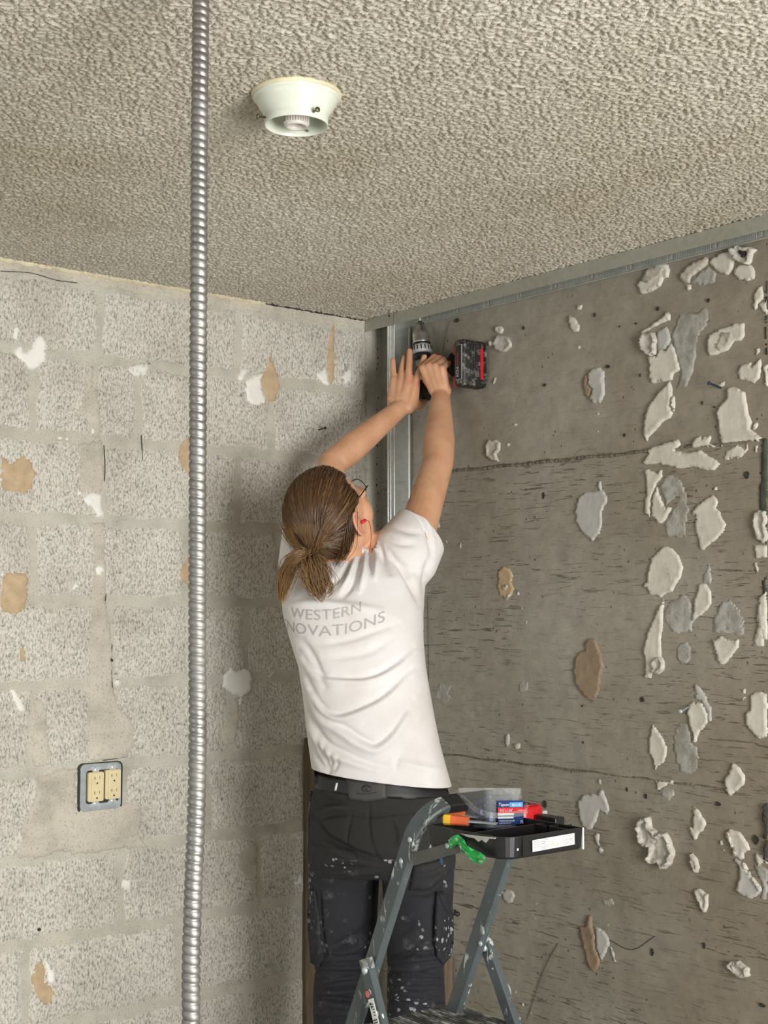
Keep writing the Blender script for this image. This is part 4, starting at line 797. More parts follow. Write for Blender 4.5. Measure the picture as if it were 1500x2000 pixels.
# arm joints: pixel, pixel, distance
shR, elR, wrR = P(807, 1064, 3.31), P(856, 903, 3.50), P(861, 772, 3.665)
shL, elL, wrL = P(596, 1080, 3.42), P(650, 905, 3.585), P(782, 797, 3.705)
Hc = P(643, 1010, 3.245); F3 = Vector(G(.60, .60, .53)).normalized(); U3 = Vector(G(0, 0, 1)); U3 = (U3-F3*U3.dot(F3)).normalized(); R3 = F3.cross(U3)
Hv = Vector(Hc)
bm = bmesh.new()
loft(bm, [ring((a+b)/2-(b-a)*.40, (a+b)/2+(b-a)*.40, y, f, d*.80) for y, a, b, f, d in TOR]+[ring(640, 860, 1640, 3.2, .10)])
capsule(bm, P(690, 1120, 3.32), Hv-U3*.045-F3*.02, .058, .056)                      # neck
capsule(bm, P(700, 1100, 3.33), shR, .06, .060); capsule(bm, P(660, 1100, 3.35), shL, .06, .058)
capsule(bm, shR, elR, .048, .0395); capsule(bm, elR, elR+(wrR-elR)*.32, .0400, .0415); capsule(bm, elR+(wrR-elR)*.32, wrR, .0415, .0250)
capsule(bm, shL, elL, .050, .0370); capsule(bm, elL, elL+(wrL-elL)*.32, .0375, .0395); capsule(bm, elL+(wrL-elL)*.32, wrL, .0390, .0250)
ellipsoid(bm, Hv+U3*.012, (R3*.078, F3*.098, U3*.100)); ellipsoid(bm, Hv+F3*.045-U3*.050, (R3*.060, F3*.055, U3*.072)); ellipsoid(bm, Hv+F3*.062-U3*.098, (R3*.030, F3*.030, U3*.020))
capsule(bm, Hv+F3*.095+U3*.0, Hv+F3*.103-U3*.028, .008, .012); capsule(bm, Hv+F3*.093-U3*.058+R3*.015, Hv+F3*.093-U3*.058-R3*.015, .010, .010)   # nose, lips
for sg in (1, -1):
    ellipsoid(bm, Hv+F3*.066+R3*.030*sg-U3*.022, (R3*.034, F3*.034, U3*.046)); capsule(bm, Hv+F3*.083+U3*.018+R3*.048*sg, Hv+F3*.092+U3*.022+R3*.018*sg, .011, .012)
    ellipsoid(bm, Hv+R3*.087*sg-U3*.022-F3*.004, (R3*.010, F3*.017-R3*.006*sg, U3*.030)); [capsule(bm, *[Hv+R3*(.097+.004*math.cos(a+q))*sg-U3*(.020-.029*math.sin(a+q))-F3*(.006+.016*math.cos(a+q)) for q in (0, .35)], .0042, .0042, 8) for a in [-1.9+.35*i for i in range(12)]]; ellipsoid(bm, Hv+R3*.078*sg-U3*.045+F3*.001, (R3*.008, F3*.010, U3*.012))
# left hand: palm and five fingers, back of the hand towards us
def finger(bm, pts, rs):
    for a, b, r0, r1 in zip(pts, pts[1:], rs, rs[1:]): capsule(bm, a, b, r0, r1, 14)
LB = [P(769, 742, 3.735), P(783, 743, 3.725), P(798, 739, 3.715), P(812, 746, 3.710)]
wl = [P(770, 790, 3.712), P(777, 793, 3.705), P(786, 796, 3.703), P(798, 797, 3.705)]
for a, b in zip(wl, LB): capsule(bm, a, b, .0175, .0118, 14)
capsule(bm, P(764, 780, 3.715), P(766, 750, 3.735), .012, .010, 14); capsule(bm, P(806, 790, 3.712), P(812, 750, 3.715), .0165, .0125, 14); capsule(bm, P(786, 780, 3.708), P(798, 752, 3.712), .017, .014, 14)
finger(bm, [LB[0], P(768, 722, 3.748), P(767.5, 703, 3.755)], [.0100, .0088, .0072]); finger(bm, [LB[1], P(786, 718, 3.742), P(789.5, 698, 3.752)], [.0108, .0095, .0074])
finger(bm, [LB[2], P(799.5, 712, 3.722), P(800, 685, 3.735)], [.0112, .0100, .0078]); finger(bm, [LB[3], P(821, 722, 3.705), P(829, 697, 3.703)], [.0115, .0100, .0080])
finger(bm, [P(806, 792, 3.712), P(822, 791, 3.735), P(829, 784, 3.762)], [.016, .0115, .0095])
# right hand: fist around the handle
RB = [P(826, 719, 3.668), P(838, 715, 3.660), P(850, 715.5, 3.652), P(863, 720, 3.645)]
for a, b in zip([P(848, 762, 3.665), P(855, 764, 3.660), P(862, 765, 3.658), P(870, 764, 3.660)], RB): capsule(bm, a, b, .0165, .0112, 14)
capsule(bm, P(852, 752, 3.665), P(846, 728, 3.665), .020, .018); capsule(bm, P(866, 752, 3.665), P(864, 730, 3.660), .018, .016)
for b, p, q, rr in zip(RB, [P(848, 698, 3.700), P(858, 700, 3.695), P(867, 703, 3.688), P(876, 709, 3.680)], [P(852, 703, 3.745), P(862, 705, 3.738), P(871, 708, 3.728), P(879, 714, 3.716)], [.0112, .0108, .0104, .0095]):
    t3 = np.array(q)+np.array(G(-.004, .016, -.026)); finger(bm, [b, p, q, t3], [rr, rr*.93, rr*.88, rr*.75])
finger(bm, [P(848, 758, 3.668), P(833, 742, 3.695), P(827, 724, 3.720), P(834, 712, 3.745)], [.0165, .0118, .0105, .0085])
me = remesh(bm, .0031, 4); o = link('body', me, M['skin'], pe, True)
# redness on the knuckles is colour of the skin itself
mt = M['skin']; nt = NT.__new__(NT); nt.m = mt; nt.t = mt.node_tree; nt.b = nt.t.nodes['Principled BSDF']; nt._n = None
cur = nt.b.inputs['Base Color'].links[0].from_socket
spots = [(P(817, 749, 3.70), .010, (0.60, 0.17, 0.13), .8), (P(797, 741, 3.70), .013, (0.62, 0.22, 0.16), .55), (P(783, 744, 3.71), .009, (0.60, 0.24, 0.18), .4), (P(837, 712, 3.65), .010, (0.62, 0.24, 0.18), .5), (P(863, 718, 3.635), .010, (0.62, 0.25, 0.18), .5), (P(867, 898, 3.47), .025, (0.62, 0.26, 0.18), .4), (P(767, 702, 3.75), .010, (0.62, 0.24, 0.18), .5), (P(800, 685, 3.73), .010, (0.62, 0.26, 0.2), .5), (Hv+R3*.085-U3*.022, .035, (0.62, 0.20, 0.15), .6)]
for c0, rad_, colr, am in spots:
    vm = nt.node('ShaderNodeVectorMath'); vm.operation = 'DISTANCE'; nt.t.links.new(nt.coord(), vm.inputs[0]); vm.inputs[1].default_value = tuple(map(float, c0))
    cur = nt.mix(nt.ramp(nt.math('DIVIDE', vm.outputs['Value'], rad_*1.6), [(0.0, am), (1.0, 0.0)]), cur, colr)
nt.t.links.new(cur, nt.b.inputs['Base Color'])

# shirt
bm = bmesh.new(); loft(bm, [ring(a, b, y, f, d) for y, a, b, f, d in TOR])
hR = P(823, 1040, 3.335); dR = Vector(elR-shR).normalized(); capsule(bm, P(790, 1086, 3.310), np.array(hR)+np.array(dR)*.02, .086, .071, 28)
hL = P(603, 1010, 3.475); dL = Vector(elL-shL).normalized(); capsule(bm, P(608, 1100, 3.38), np.array(hL)+np.array(dL)*.02, .082, .066, 28)
capsule(bm, P(690, 1140, 3.325), P(698, 1076, 3.325), .074, .061, 28)
me = remesh(bm, .0048, 6)
Z = lambda x, y: (540+x*.2267, 1150+y*.2267)
N5 = lambda x, y: (500+x*.2667, 850+y*.2667)
A5 = .0065
crease(me, [
 ([Z(190,530), Z(340,720), Z(560,760), Z(800,750), Z(1000,650), Z(1180,500)], 5, -.0042), ([Z(200,600), Z(360,760), Z(580,800), Z(820,790), Z(1030,690), Z(1200,540)], 7, .0045),
 ([Z(230,690), Z(300,850), Z(400,1010), Z(520,1075), Z(750,1000), Z(930,900), Z(1150,690)], 4.5, -.0050), ([Z(240,780), Z(320,930), Z(420,1060), Z(560,1120), Z(770,1050), Z(960,940), Z(1180,730)], 7, .0055),
 ([Z(290,880), Z(350,1040), Z(450,1140), Z(600,1200), Z(760,1300), Z(860,1330), Z(980,1240), Z(1090,1080), Z(1170,950)], 5, -.0050), ([Z(300,950), Z(380,1110), Z(520,1210), Z(700,1340), Z(860,1390), Z(1010,1270), Z(1120,1110)], 9, .0060),
 ([Z(250,1000), Z(330,1180), Z(440,1330), Z(560,1400), Z(760,1490), Z(960,1540)], 6, -.0050), ([Z(250,1120), Z(340,1280), Z(460,1420), Z(640,1490), Z(860,1560)], 8, .0055),
 ([Z(270,1270), Z(330,1430), Z(420,1580)], 4, -.005), ([Z(350,1250), Z(390,1430), Z(435,1585)], 4, -.004), ([Z(410,1320), Z(425,1450), Z(445,1585)], 3.5, -.004), ([Z(480,1420), Z(470,1500), Z(450,1585)], 4, -.004), ([Z(540,1460), Z(510,1540), Z(455,1590)], 4, -.0035),
 ([Z(120,400), Z(240,480), Z(340,640), Z(420,850)], 7, -.004), ([Z(230,420), Z(400,470), Z(620,440), Z(860,360), Z(1050,300)], 6, -.0025), ([Z(420,600), Z(620,580), Z(800,540), Z(1000,430)], 8, -.0025), ([Z(100,150), Z(300,120), Z(520,140), Z(700,160), Z(900,190)], 8, .004),
 ([Z(1030,1560), Z(1040,1480), Z(1100,1400)], 6, -.003), ([Z(1000,1480), Z(1200,1530), Z(1400,1560)], 7, .003),
 ([N5(840,830), N5(830,900), N5(845,1000)], 5, -A5), ([N5(780,860), N5(740,980), N5(700,1100), N5(640,1180)], 5, -A5), ([N5(800,860), N5(790,1000), N5(760,1140)], 5, .006), ([N5(900,800), N5(930,900), N5(980,1010)], 5, -.005), ([N5(870,800), N5(880,930), N5(870,1050)], 5, .006), ([N5(960,830), N5(1020,920), N5(1100,1010), N5(1180,1160)], 6, -.004), ([N5(700,900), N5(640,1010), N5(560,1090)], 5, -.005), ([N5(720,900), N5(680,1040), N5(610,1150)], 5, .005),
 ([N5(930,740), N5(1040,790), N5(1160,800)], 6, -.004), ([N5(990,660), N5(1100,700), N5(1210,720)], 6, -.003), ([N5(1130,540), N5(1220,640), N5(1280,800), N5(1290,900)], 5, -.004), ([N5(1160,530), N5(1250,640), N5(1305,800)], 4, .003), ([N5(1060,960), N5(1130,1080), N5(1200,1240)], 7, -.004), ([N5(1280,900), N5(1250,1000), N5(1230,1180)], 7, -.005)], 1.9)
bm = bmesh.new(); bm.from_mesh(me); bpy.data.meshes.remove(me)
def cut(bm, c, nrm, rad):
    c = Vector(c); nrm = Vector(nrm).normalized(); fs = [f for f in bm.faces if (f.calc_center_median()-c).length < rad]
    geo = set(fs); [geo.update(f.verts) for f in fs]; [geo.update(f.edges) for f in fs]
    bmesh.ops.bisect_plane(bm, geom=list(geo), plane_co=c, plane_no=nrm, dist=1e-5)
    kill = [f for f in bm.faces if (f.calc_center_median()-c).length < rad and (f.calc_center_median()-c).dot(nrm) > 1e-6]; bmesh.ops.delete(bm, geom=kill, context='FACES')
cut(bm, hR, G(.62, .35, .62), .13); cut(bm, hL, dL, .13); cut(bm, P(694, 1087, 3.32), G(.36, .42, .82), .080)
hemn = np.cross(P(880, 1543, 3.1)-P(612, 1508, 3.1), ef); hemn = -hemn if hemn[2] > 0 else hemn; cut(bm, P(745, 1526, 3.1), hemn, 5.0)
me = bpy.data.meshes.new('shirt'); bm.to_mesh(me); bm.free(); sh = link('shirt', me, M['cotton'], pe, True)
bm = bmesh.new(); bm.from_mesh(me); bmesh.ops.triangulate(bm, faces=bm.faces); bvh = BVHTree.FromBMesh(bm)
cn_ = Vector(G(.30, .36, .88)).normalized(); cu_, cw_, _ = perp(cn_); cc_ = Vector(P(695, 1092, 3.322)); bm = bmesh.new()
sweep(bm, [cc_+(cu_*math.cos(a)+cw_*math.sin(a))*(.0655+.0015*math.sin(a*5))+cn_*(.002*math.sin(a*3)) for a in [2*math.pi*i/48 for i in range(48)]], [(-.003, -.009), (.003, -.010), (.0038, 0), (.0015, .010), (-.0015, .010), (-.003, 0)], up=cn_, closed=True); bmobj('neckband', bm, M['cotton'], sh, True)
md = sh.modifiers.new('thick', 'SOLIDIFY'); md.thickness = .0022; md.offset = -1
def onto(tree, px, py, off=.0009):
    d = Vector(ray(px, py)).normalized(); h = tree.ray_cast(Vector(CAM), d); return None if h[0] is None else h[0]-d*off
def printed(name, s, pxs, base, hgt, tree, mat, parent, off=.0009):
    me = text_mesh(s, 1.0); b = bmesh.new(); b.from_mesh(me); bmesh.ops.triangulate(b, faces=b.faces)
    for _ in range(2): bmesh.ops.subdivide_edges(b, edges=[e for e in b.edges if e.calc_length() > .16], cuts=1)
    bmesh.ops.triangulate(b, faces=b.faces); xs_ = [v.co.x for v in b.verts]; x0, x1 = min(xs_), max(xs_); dead = []
    for v in b.verts:
        u = (v.co.x-x0)/(x1-x0); px = np.interp(u, np.linspace(0, 1, len(pxs)), pxs); py = np.interp(u, np.linspace(0, 1, len(base)), base)-v.co.y/.73*hgt; h = onto(tree, px, py, off)
        if h is None: dead.append(v)
        else: v.co = h
    bmesh.ops.delete(b, geom=dead, context='VERTS'); b.to_mesh(me); b.free(); return link(name, me, mat, parent)
printed('lettering', 'WESTERN', [568, 590, 619, 650, 679, 705], [1205, 1209, 1211, 1209, 1203, 1194], 21, bvh, M['print'], sh)
printed('lettering', 'RENOVATIONS', [549, 561, 587, 628, 672, 712, 752], [1225, 1232, 1238, 1243, 1239, 1229, 1213], 22, bvh, M['print'], sh)

# trousers
HIP = [(1508, 617, 862, 3.20, .112), (1530, 615, 868, 3.20, .118), (1560, 608, 880, 3.20, .126), (1600, 603, 887, 3.195, .134), (1640, 600, 888, 3.19, .140), (1680, 602, 888, 3.19, .132), (1700, 604, 886, 3.19, .118)]
LL = [(1660, 602, 742, 3.22, .100), (1700, 602, 741, 3.225, .102), (1750, 604, 738, 3.23, .098), (1800, 606, 735, 3.235, .094), (1850, 608, 728, 3.235, .088), (1890, 616, 722, 3.23, .080), (1930, 613, 728, 3.23, .078), (1970, 612, 733, 3.23, .080), (2050, 616, 728, 3.235, .078), (2200, 628, 722, 3.24, .070), (2380, 634, 720, 3.245, .066)]
LR = [(1660, 744, 886, 3.135, .102), (1700, 746, 886, 3.13, .102), (1750, 749, 884, 3.12, .098), (1800, 752, 880, 3.115, .094), (1850, 756, 872, 3.11, .088), (1890, 758, 864, 3.11, .080), (1930, 757, 868, 3.11, .078), (1970, 757, 869, 3.11, .080), (2050, 762, 862, 3.115, .078), (2200, 768, 852, 3.12, .070), (2410, 772, 850, 3.125, .066)]
bm = bmesh.new()
for tb in (HIP, LL, LR): loft(bm, [ring(a, b, y, f, d, k=2.15) for y, a, b, f, d in tb])
me = remesh(bm, .0042, 6)
T1 = lambda x, y: (580+x*.26, 1480+y*.26)
cr = [([T1(540,330), T1(545,560), T1(600,760)], 2.2, -.004), ([T1(400,420), T1(540,440), T1(700,425), T1(900,400)], 2.2, -.004), ([T1(120,440), T1(220,590), T1(340,660), T1(480,730), T1(620,770)], 4, -.012), ([T1(130,520), T1(240,650), T1(400,740), T1(560,790)], 7, .007), ([T1(150,450), T1(230,390), T1(400,350)], 4, .007), ([T1(150,460), T1(250,430), T1(400,420)], 3, -.006), ([T1(410,430), T1(380,550), T1(370,660)], 2.2, -.004), ([T1(700,450), T1(740,560), T1(740,680)], 3, -.005), ([T1(140,280), T1(260,330), T1(400,350)], 4, -.006),
      ([T1(110,830), T1(350,835), T1(610,840)], 3, -.006), ([T1(110,850), T1(350,855), T1(610,858)], 4, .005), ([T1(170,1000), T1(180,1250), T1(210,1460)], 2.5, -.005), ([T1(220,1450), T1(330,1400), T1(480,1340), T1(570,1200)], 6, -.007), ([T1(240,1470), T1(420,1440), T1(560,1310)], 5, .006), ([T1(840,880), T1(1000,880), T1(1120,830)], 3, -.006), ([T1(820,1010), T1(980,1020), T1(1080,960), T1(1160,860)], 4, -.008), ([T1(800,1500), T1(900,1440), T1(1010,1400)], 5, -.005), ([T1(1040,1030), T1(1030,1250), T1(1030,1500)], 2.5, -.005), ([T1(760,1320), T1(900,1240)], 5, -.005)]
rr = random.Random(3)
for i in range(12):
    y = 1868+i*13+rr.uniform(-3, 3)
    for xa_, xb_ in ((612, 735), (757, 868)):
        s_ = rr.uniform(-9, 9); cr.append(([(xa_-4, y+s_), ((xa_+xb_)/2+rr.uniform(-15, 15), y+rr.uniform(-6, 8)), (xb_+4, y-s_)], 3.0, -rr.uniform(.003, .008)))
        cr.append(([(xa_, y+s_+6), ((xa_+xb_)/2, y+rr.uniform(3, 12)), (xb_, y-s_+7)], 3.2, rr.uniform(.003, .007)))
crease(me, [(a, b*1.5, c) for a, b, c in cr], 1.6)
tr = link('trousers', me, M['trouser'], pe, True); bm = bmesh.new(); bm.from_mesh(me); bmesh.ops.triangulate(bm, faces=bm.faces); tvh = BVHTree.FromBMesh(bm)
def cloth_patch(name, pts, off, mat, parent, tree=None, edge=.0, seed=1, inn=5.0):
    tree = tree or tvh; P2 = []
    n = len(pts)
    for i in range(n):
        a = np.array(pts[i], float); b = np.array(pts[(i+1) % n], float); k = max(1, int(np.linalg.norm(b-a)/5))
        for j in range(k): P2.append(a+(b-a)*j/k)
    P2 = np.array(P2); m_ = len(P2); lo, hi = P2.min(0), P2.max(0); inner = []
    for y in np.arange(lo[1]+2, hi[1], inn):
        for x in np.arange(lo[0]+2, hi[0], inn):
            c = False
            for i in range(m_):
                a, b = P2[i], P2[i-1]
                if (a[1] > y) != (b[1] > y) and x < (b[0]-a[0])*(y-a[1])/(b[1]-a[1])+a[0]: c = not c
            if c and np.min(np.hypot(P2[:, 0]-x, P2[:, 1]-y)) > 1.5: inner.append((x, y))
    vo, eo, fo, *_ = delaunay_2d_cdt([Vector(p) for p in P2]+[Vector(p) for p in inner], [(i, (i+1) % m_) for i in range(m_)], [], 1, 1e-6)
    top = []; bot = []; last = None
    for q in vo:
        d = float(np.min(np.hypot(P2[:, 0]-q[0], P2[:, 1]-q[1]))); h = onto(tree, q[0], q[1], 0)
        if h is None:
            cxy = P2.mean(0)
            for kk in np.linspace(.05, .9, 12):
                h = onto(tree, q[0]+(cxy[0]-q[0])*kk, q[1]+(cxy[1]-q[1])*kk, 0)
                if h is not None: h = Vector(P(q[0], q[1], float(np.dot(np.array(h)-CAM, ef)))); break
        if h is None: h = Vector(P(q[0], q[1], 3.15))
        dd = Vector(ray(q[0], q[1])).normalized(); top.append(h-dd*(off*(1 if name in ('emblem', 'belt_loop') else .35+.65*min(1, d/4)))); bot.append(h+dd*.004)
    nv = len(top); fc = [tuple(f) for f in fo]+[tuple(i+nv for i in reversed(f)) for f in fo]
    be = {}
    for f in fo:
        for a, b in zip(f, list(f[1:])+[f[0]]): be[(a, b)] = 1
    for (a, b) in be:
        if (b, a) not in be: fc.append((a, b, b+nv, a+nv)[::-1])
    return pyobj(name, top+bot, fc, mat, parent, True)
cloth_patch('belt', [(612, 1503), (700, 1516), (770, 1523), (835, 1538), (874, 1538), (878, 1556), (800, 1562), (700, 1556), (660, 1550), (614, 1540)], .0045, M['belt'], tr)
bp = cloth_patch('belt_patch', [(675, 1518), (757, 1524), (757, 1560), (740, 1564), (716, 1567), (682, 1562), (678, 1545)], .009, M['patch'], tr)
cp_ = oval(716, 1540, 10, 8, 22); cloth_patch('emblem', [(716+10*math.cos(a), 1540+7.5*math.sin(a)) for a in [2*math.pi*i/24 for i in range(24)]], .0100, M['ink'], tr)
cloth_patch('emblem', [(716+8.2*math.cos(a), 1540+5.8*math.sin(a)) for a in [2*math.pi*i/24 for i in range(24)]], .0108, M['patch'], tr)
cloth_patch('emblem', [(710, 1534), (713, 1534), (717, 1540), (722, 1546), (719, 1546), (714, 1542)], .0116, M['ink'], tr); cloth_patch('emblem', [(697, 1549), (716, 1550), (736, 1547), (736, 1549), (716, 1552), (697, 1551)], .0102, M['ink'], tr)
cloth_patch('belt_loop', [(656, 1529), (660, 1529), (657, 1544), (653, 1544)], .0075, M['paper'], tr)
cloth_patch('back_pocket', [(608, 1648), (650, 1656), (694, 1660), (697, 1690), (650, 1692), (606, 1688)], .004, M['trouser'], tr)
cloth_patch('side_seam', [(606, 1545), (610, 1545), (604, 1600), (603, 1650), (599, 1658), (600, 1600)], .006, M['black'], tr)
pk = cloth_patch('cargo_pocket', [(851, 1745), (866, 1740), (880, 1755), (886, 1790), (886, 1840), (880, 1870), (866, 1886), (852, 1868), (848, 1840), (849, 1790)], .016, M['trouser'], tr)
cloth_patch('pocket_flap', [(853, 1742), (870, 1745), (884, 1770), (886, 1788), (874, 1786), (862, 1770)], .024, M['trouser'], pk); cloth_patch('cargo_pocket', [(604, 1735), (616, 1740), (624, 1790), (628, 1850), (634, 1870), (622, 1890), (606, 1880), (602, 1830), (600, 1780)], .014, M['trouser'], tr)
cloth_patch('tool_pocket', [(808, 1690), (850, 1682), (890, 1664), (890, 1685), (872, 1712), (840, 1738), (800, 1738)], .010, M['trouser'], tr); cloth_patch('cloth_tip', [(855, 1672), (864, 1670), (868, 1690), (860, 1692)], .016, M['navy'], tr)
bm = bmesh.new(); capsule(bm, P(886, 1784, 3.09), P(893, 1785, 3.09), .0035, .006, 12); bmobj('toggle', bm, M['black'], tr, True)
# boots (below the picture)
for (px, py, f) in ((677, 2405, 3.245), (811, 2440, 3.125)):
    a = P(px, py, f); a[2] = 0; d = Vector(G(.42, .907, 0)); bm = bmesh.new(); sd = d.cross(Vector((0, 0, 1))); q = Vector(a)
    capsule(bm, q+Vector((0, 0, .055)), q+Vector((0, 0, .16)), .050, .052); capsule(bm, q+Vector((0, 0, .045)), q+d*.15+Vector((0, 0, .040)), .045, .040); box(bm, (-.042, -.05, 0), (.042, .19, .028), .012, frame(q, sd, d, (0, 0, 1)))
    me = remesh(bm, .006, 3); bt = link('boot', me, M['shoe'], pe, True)

# hair: a cap under thousands of combed strands gathered at the tie
HRr, HRf, HRu = .0935, .112, .113
Hh = Hv+U3*.010
def hp(d, off=0.0): d = d.normalized(); return Hh+R3*(d.dot(R3)*(HRr+off))+F3*(d.dot(F3)*(HRf+off))+U3*(d.dot(U3)*(HRu+off))
tie = Vector(P(606, 1087, 3.125)); td = (tie-Hh); td = Vector((td.dot(R3)/HRr, td.dot(F3)/HRf, td.dot(U3)/HRu)); tdw = (R3*td.x+F3*td.y+U3*td.z).normalized()
def hairy(d):
    r_, f_, u_ = d.dot(R3), d.dot(F3), d.dot(U3)
    if f_ > .62-.0*u_ and u_ < .80: return False
    if abs(r_) > .5 and f_ > -.10+.75*max(0, u_-.05) and u_ < .62: return f_ < .42 and u_ > .12
    if u_ < -.62 and f_ > -.3: return False
    if u_ < -.15 and f_ > -.02: return False
    return u_ > -.93
bm = bmesh.new(); nu, nv_ = 72, 48; grid = {}
for i in range(nv_+1):
    for j in range(nu):
        th, ph_ = math.pi*i/nv_, 2*math.pi*j/nu; d = R3*(math.sin(th)*math.cos(ph_))+F3*(math.sin(th)*math.sin(ph_))+U3*math.cos(th); grid[i, j] = (bm.verts.new(hp(d, -.006)), d)
for i in range(nv_):
    for j in range(nu):
        q = [grid[i, j], grid[i+1, j], grid[i+1, (j+1) % nu], grid[i, (j+1) % nu]]
        if all(hairy(a[1]) for a in q): bm.faces.new([a[0] for a in q])
bmesh.ops.delete(bm, geom=[v for v in bm.verts if not v.link_faces], context='VERTS')
hair = bmobj('hair', bm, M['haircap'], pe, True)
SV = []; SF = []; SG = []
def strand(pts, r0, r1, g0, g1):
    n = len(pts); base = len(SV); pu = None
    for i, p in enumerate(pts):
        tdir = (pts[min(i+1, n-1)]-pts[max(i-1, 0)]).normalized()
        if pu is None: s_, u_, _ = perp(tdir)
        else: u_ = (pu-tdir*pu.dot(tdir)).normalized(); s_ = tdir.cross(u_)
        pu = u_; k = i/(n-1); rd = r0+(r1-r0)*k
        for a in (0, 2.094, 4.189): SV.append(p+s_*(rd*math.cos(a))+u_*(rd*math.sin(a))); SG.append(g0+(g1-g0)*k)
        if i:
            b = base+3*i
            for a in range(3): SF.append((b-3+a, b-3+(a+1) % 3, b+(a+1) % 3, b+a))
hr = random.Random(12); cnt = 0
while cnt < 4700:
    d = Vector((hr.gauss(0, 1), hr.gauss(0, 1), hr.gauss(0, 1))).normalized(); dw = R3*d.x+F3*d.y+U3*d.z
    if not hairy(dw): continue
    if hr.random() < .45 and dw.dot(F3) < .15 and dw.dot(U3) < .4: continue
    cnt += 1; ang_ = dw.angle(tdw); n = 11; off = hr.uniform(-.003, .0035); pts = []; side = dw.dot(R3)
    ef_ = Vector((hr.gauss(0, 1), hr.gauss(0, 1), hr.gauss(0, 1)))*.0045
    for i in range(n):
        k = i/(n-1); kk = k
        s0 = math.sin((1-kk)*ang_)/max(1e-4, math.sin(ang_)); s1 = math.sin(kk*ang_)/max(1e-4, math.sin(ang_)); q = dw*s0+tdw*s1
        w = hp(q, off*(1-k)-.007*max(0, 1-k/.10)+.0015*math.sin(k*math.pi*3+side*9)*.5); kt = max(0, (k-.80)/.20); w = w.lerp(tie+ef_, kt*kt*(3-2*kt)); pts.append(w)
    g = max(0, -side*.5+.02)+hr.uniform(-.05, .10); strand(pts, .00085, .0007, max(0, g*.8), max(0, g*1.3+.12))
def tuft(ctrl, n, spread0, spread1, gold0, gold1, r=.00078):
    for _ in range(int(n*1.4)):
        o0 = Vector((hr.gauss(0, 1), hr.gauss(0, 1), hr.gauss(0, 1))); o1 = o0*.7+Vector((hr.gauss(0, 1), hr.gauss(0, 1), hr.gauss(0, 1)))*.5; L_ = hr.uniform(.78, 1.04)
        pp = spline([np.array(c_, float) for c_ in ctrl], 4); m_ = max(3, int(len(pp)*min(1, L_))); pp = pp[:m_]; out = []
        for i, p in enumerate(pp):
            k = i/(len(pp)-1); sp_ = spread0+(spread1-spread0)*math.sin(min(1, k*1.35)*math.pi/2)*(1-.65*max(0, k-.7)/.3); off_ = (o0*(1-k)+o1*k)*sp_; off_ -= Vector(ef)*off_.dot(Vector(ef))*.55; out.append(Vector(p)+off_)
        strand(out, r, .0004, gold0+hr.uniform(-.15, .15), gold1+hr.uniform(-.25, .25))
tuft([P(607, 1088, 3.122), P(612, 1110, 3.105), P(619, 1135, 3.100), P(624, 1162, 3.125)], 620, .0035, .0168, .35, .85)
tuft([P(600, 1086, 3.122), P(583, 1088, 3.115), P(566, 1106, 3.13), P(556, 1140, 3.15), P(552, 1172, 3.17)], 420, .0035, .0098, .5, 1.0)
tuft([P(561, 1030, 3.19), P(567, 1050, 3.165), P(582, 1072, 3.135), P(600, 1088, 3.12)], 160, .008, .0045, .7, .9)
tuft([P(616, 1092, 3.115), P(634, 1120, 3.11), P(648, 1150, 3.125), P(638, 1168, 3.12)], 16, .003, .006, .7, 1.0); tuft([P(612, 1100, 3.11), P(616, 1150, 3.10), P(626, 1172, 3.11), P(636, 1160, 3.11)], 10, .003, .005, .6, 1.0)
tuft([Hv+R3*.088+U3*.02, Hv+R3*.089-U3*.01-F3*.03, Hv+R3*.07-U3*.06-F3*.05, Hv+R3*.04-U3*.09-F3*.07], 90, .005, .010, .0, .1)
me = bpy.data.meshes.new('hair_strands'); me.from_pydata([tuple(v) for v in SV], [], SF); me.update(); at = me.attributes.new('gold', 'FLOAT', 'POINT'); at.data.foreach_set('value', np.clip(np.array(SG), 0, 1.3).astype(np.float32))
link('hair_strands', me, M['hair'], hair, True, kind='stuff')
bm = bmesh.new(); tdv = (Vector(P(612, 1105, 3.11))-Vector(P(604, 1078, 3.14))).normalized(); u_, w_, _ = perp(tdv)
for k in range(3):
    c0 = tie+tdv*(k-1)*.0035; sweep(bm, [c0+(u_*math.cos(a)+w_*math.sin(a))*.0115+tdv*.003*math.sin(a+k) for a in [2*math.pi*i/24 for i in range(24)]], circ(.0018, 8), closed=True)
bmobj('hair_tie', bm, simple('copper_tie', (.26, .11, .05), .5), hair, True)
# glasses and earphone
gl = empty('glasses', (0, 0, 0)); gl.parent = pe; del gl['_loc']; gl.name = 'glasses'
e0 = Hv+R3*.080+U3*.012-F3*.012; e1 = Hv+R3*.066+U3*.030+F3*.094; bm = bmesh.new(); sweep(bm, [e0-U3*.025-F3*.010, e0-U3*.006-F3*.006, e0, e0.lerp(e1, .5), e1], circ(.0016, 8)); bmobj('temple', bm, M['black'], gl, True)
for sg in (1, -1):
    cc = Hv+R3*.034*sg+U3*.030+F3*.098; bm = bmesh.new(); sweep(bm, [cc+R3*(.026*math.cos(a))+U3*(.018*math.sin(a))-F3*(.006*abs(math.cos(a))) for a in [2*math.pi*i/28 for i in range(28)]], circ(.0012, 6), closed=True); bmobj('rim', bm, M['black'], gl, True)
    bm = bmesh.new(); bm.faces.new([bm.verts.new(cc+R3*(.0255*math.cos(a))+U3*(.0175*math.sin(a))) for a in [2*math.pi*i/28 for i in range(28)]]); bmobj('lens', bm, M['glass'], gl)
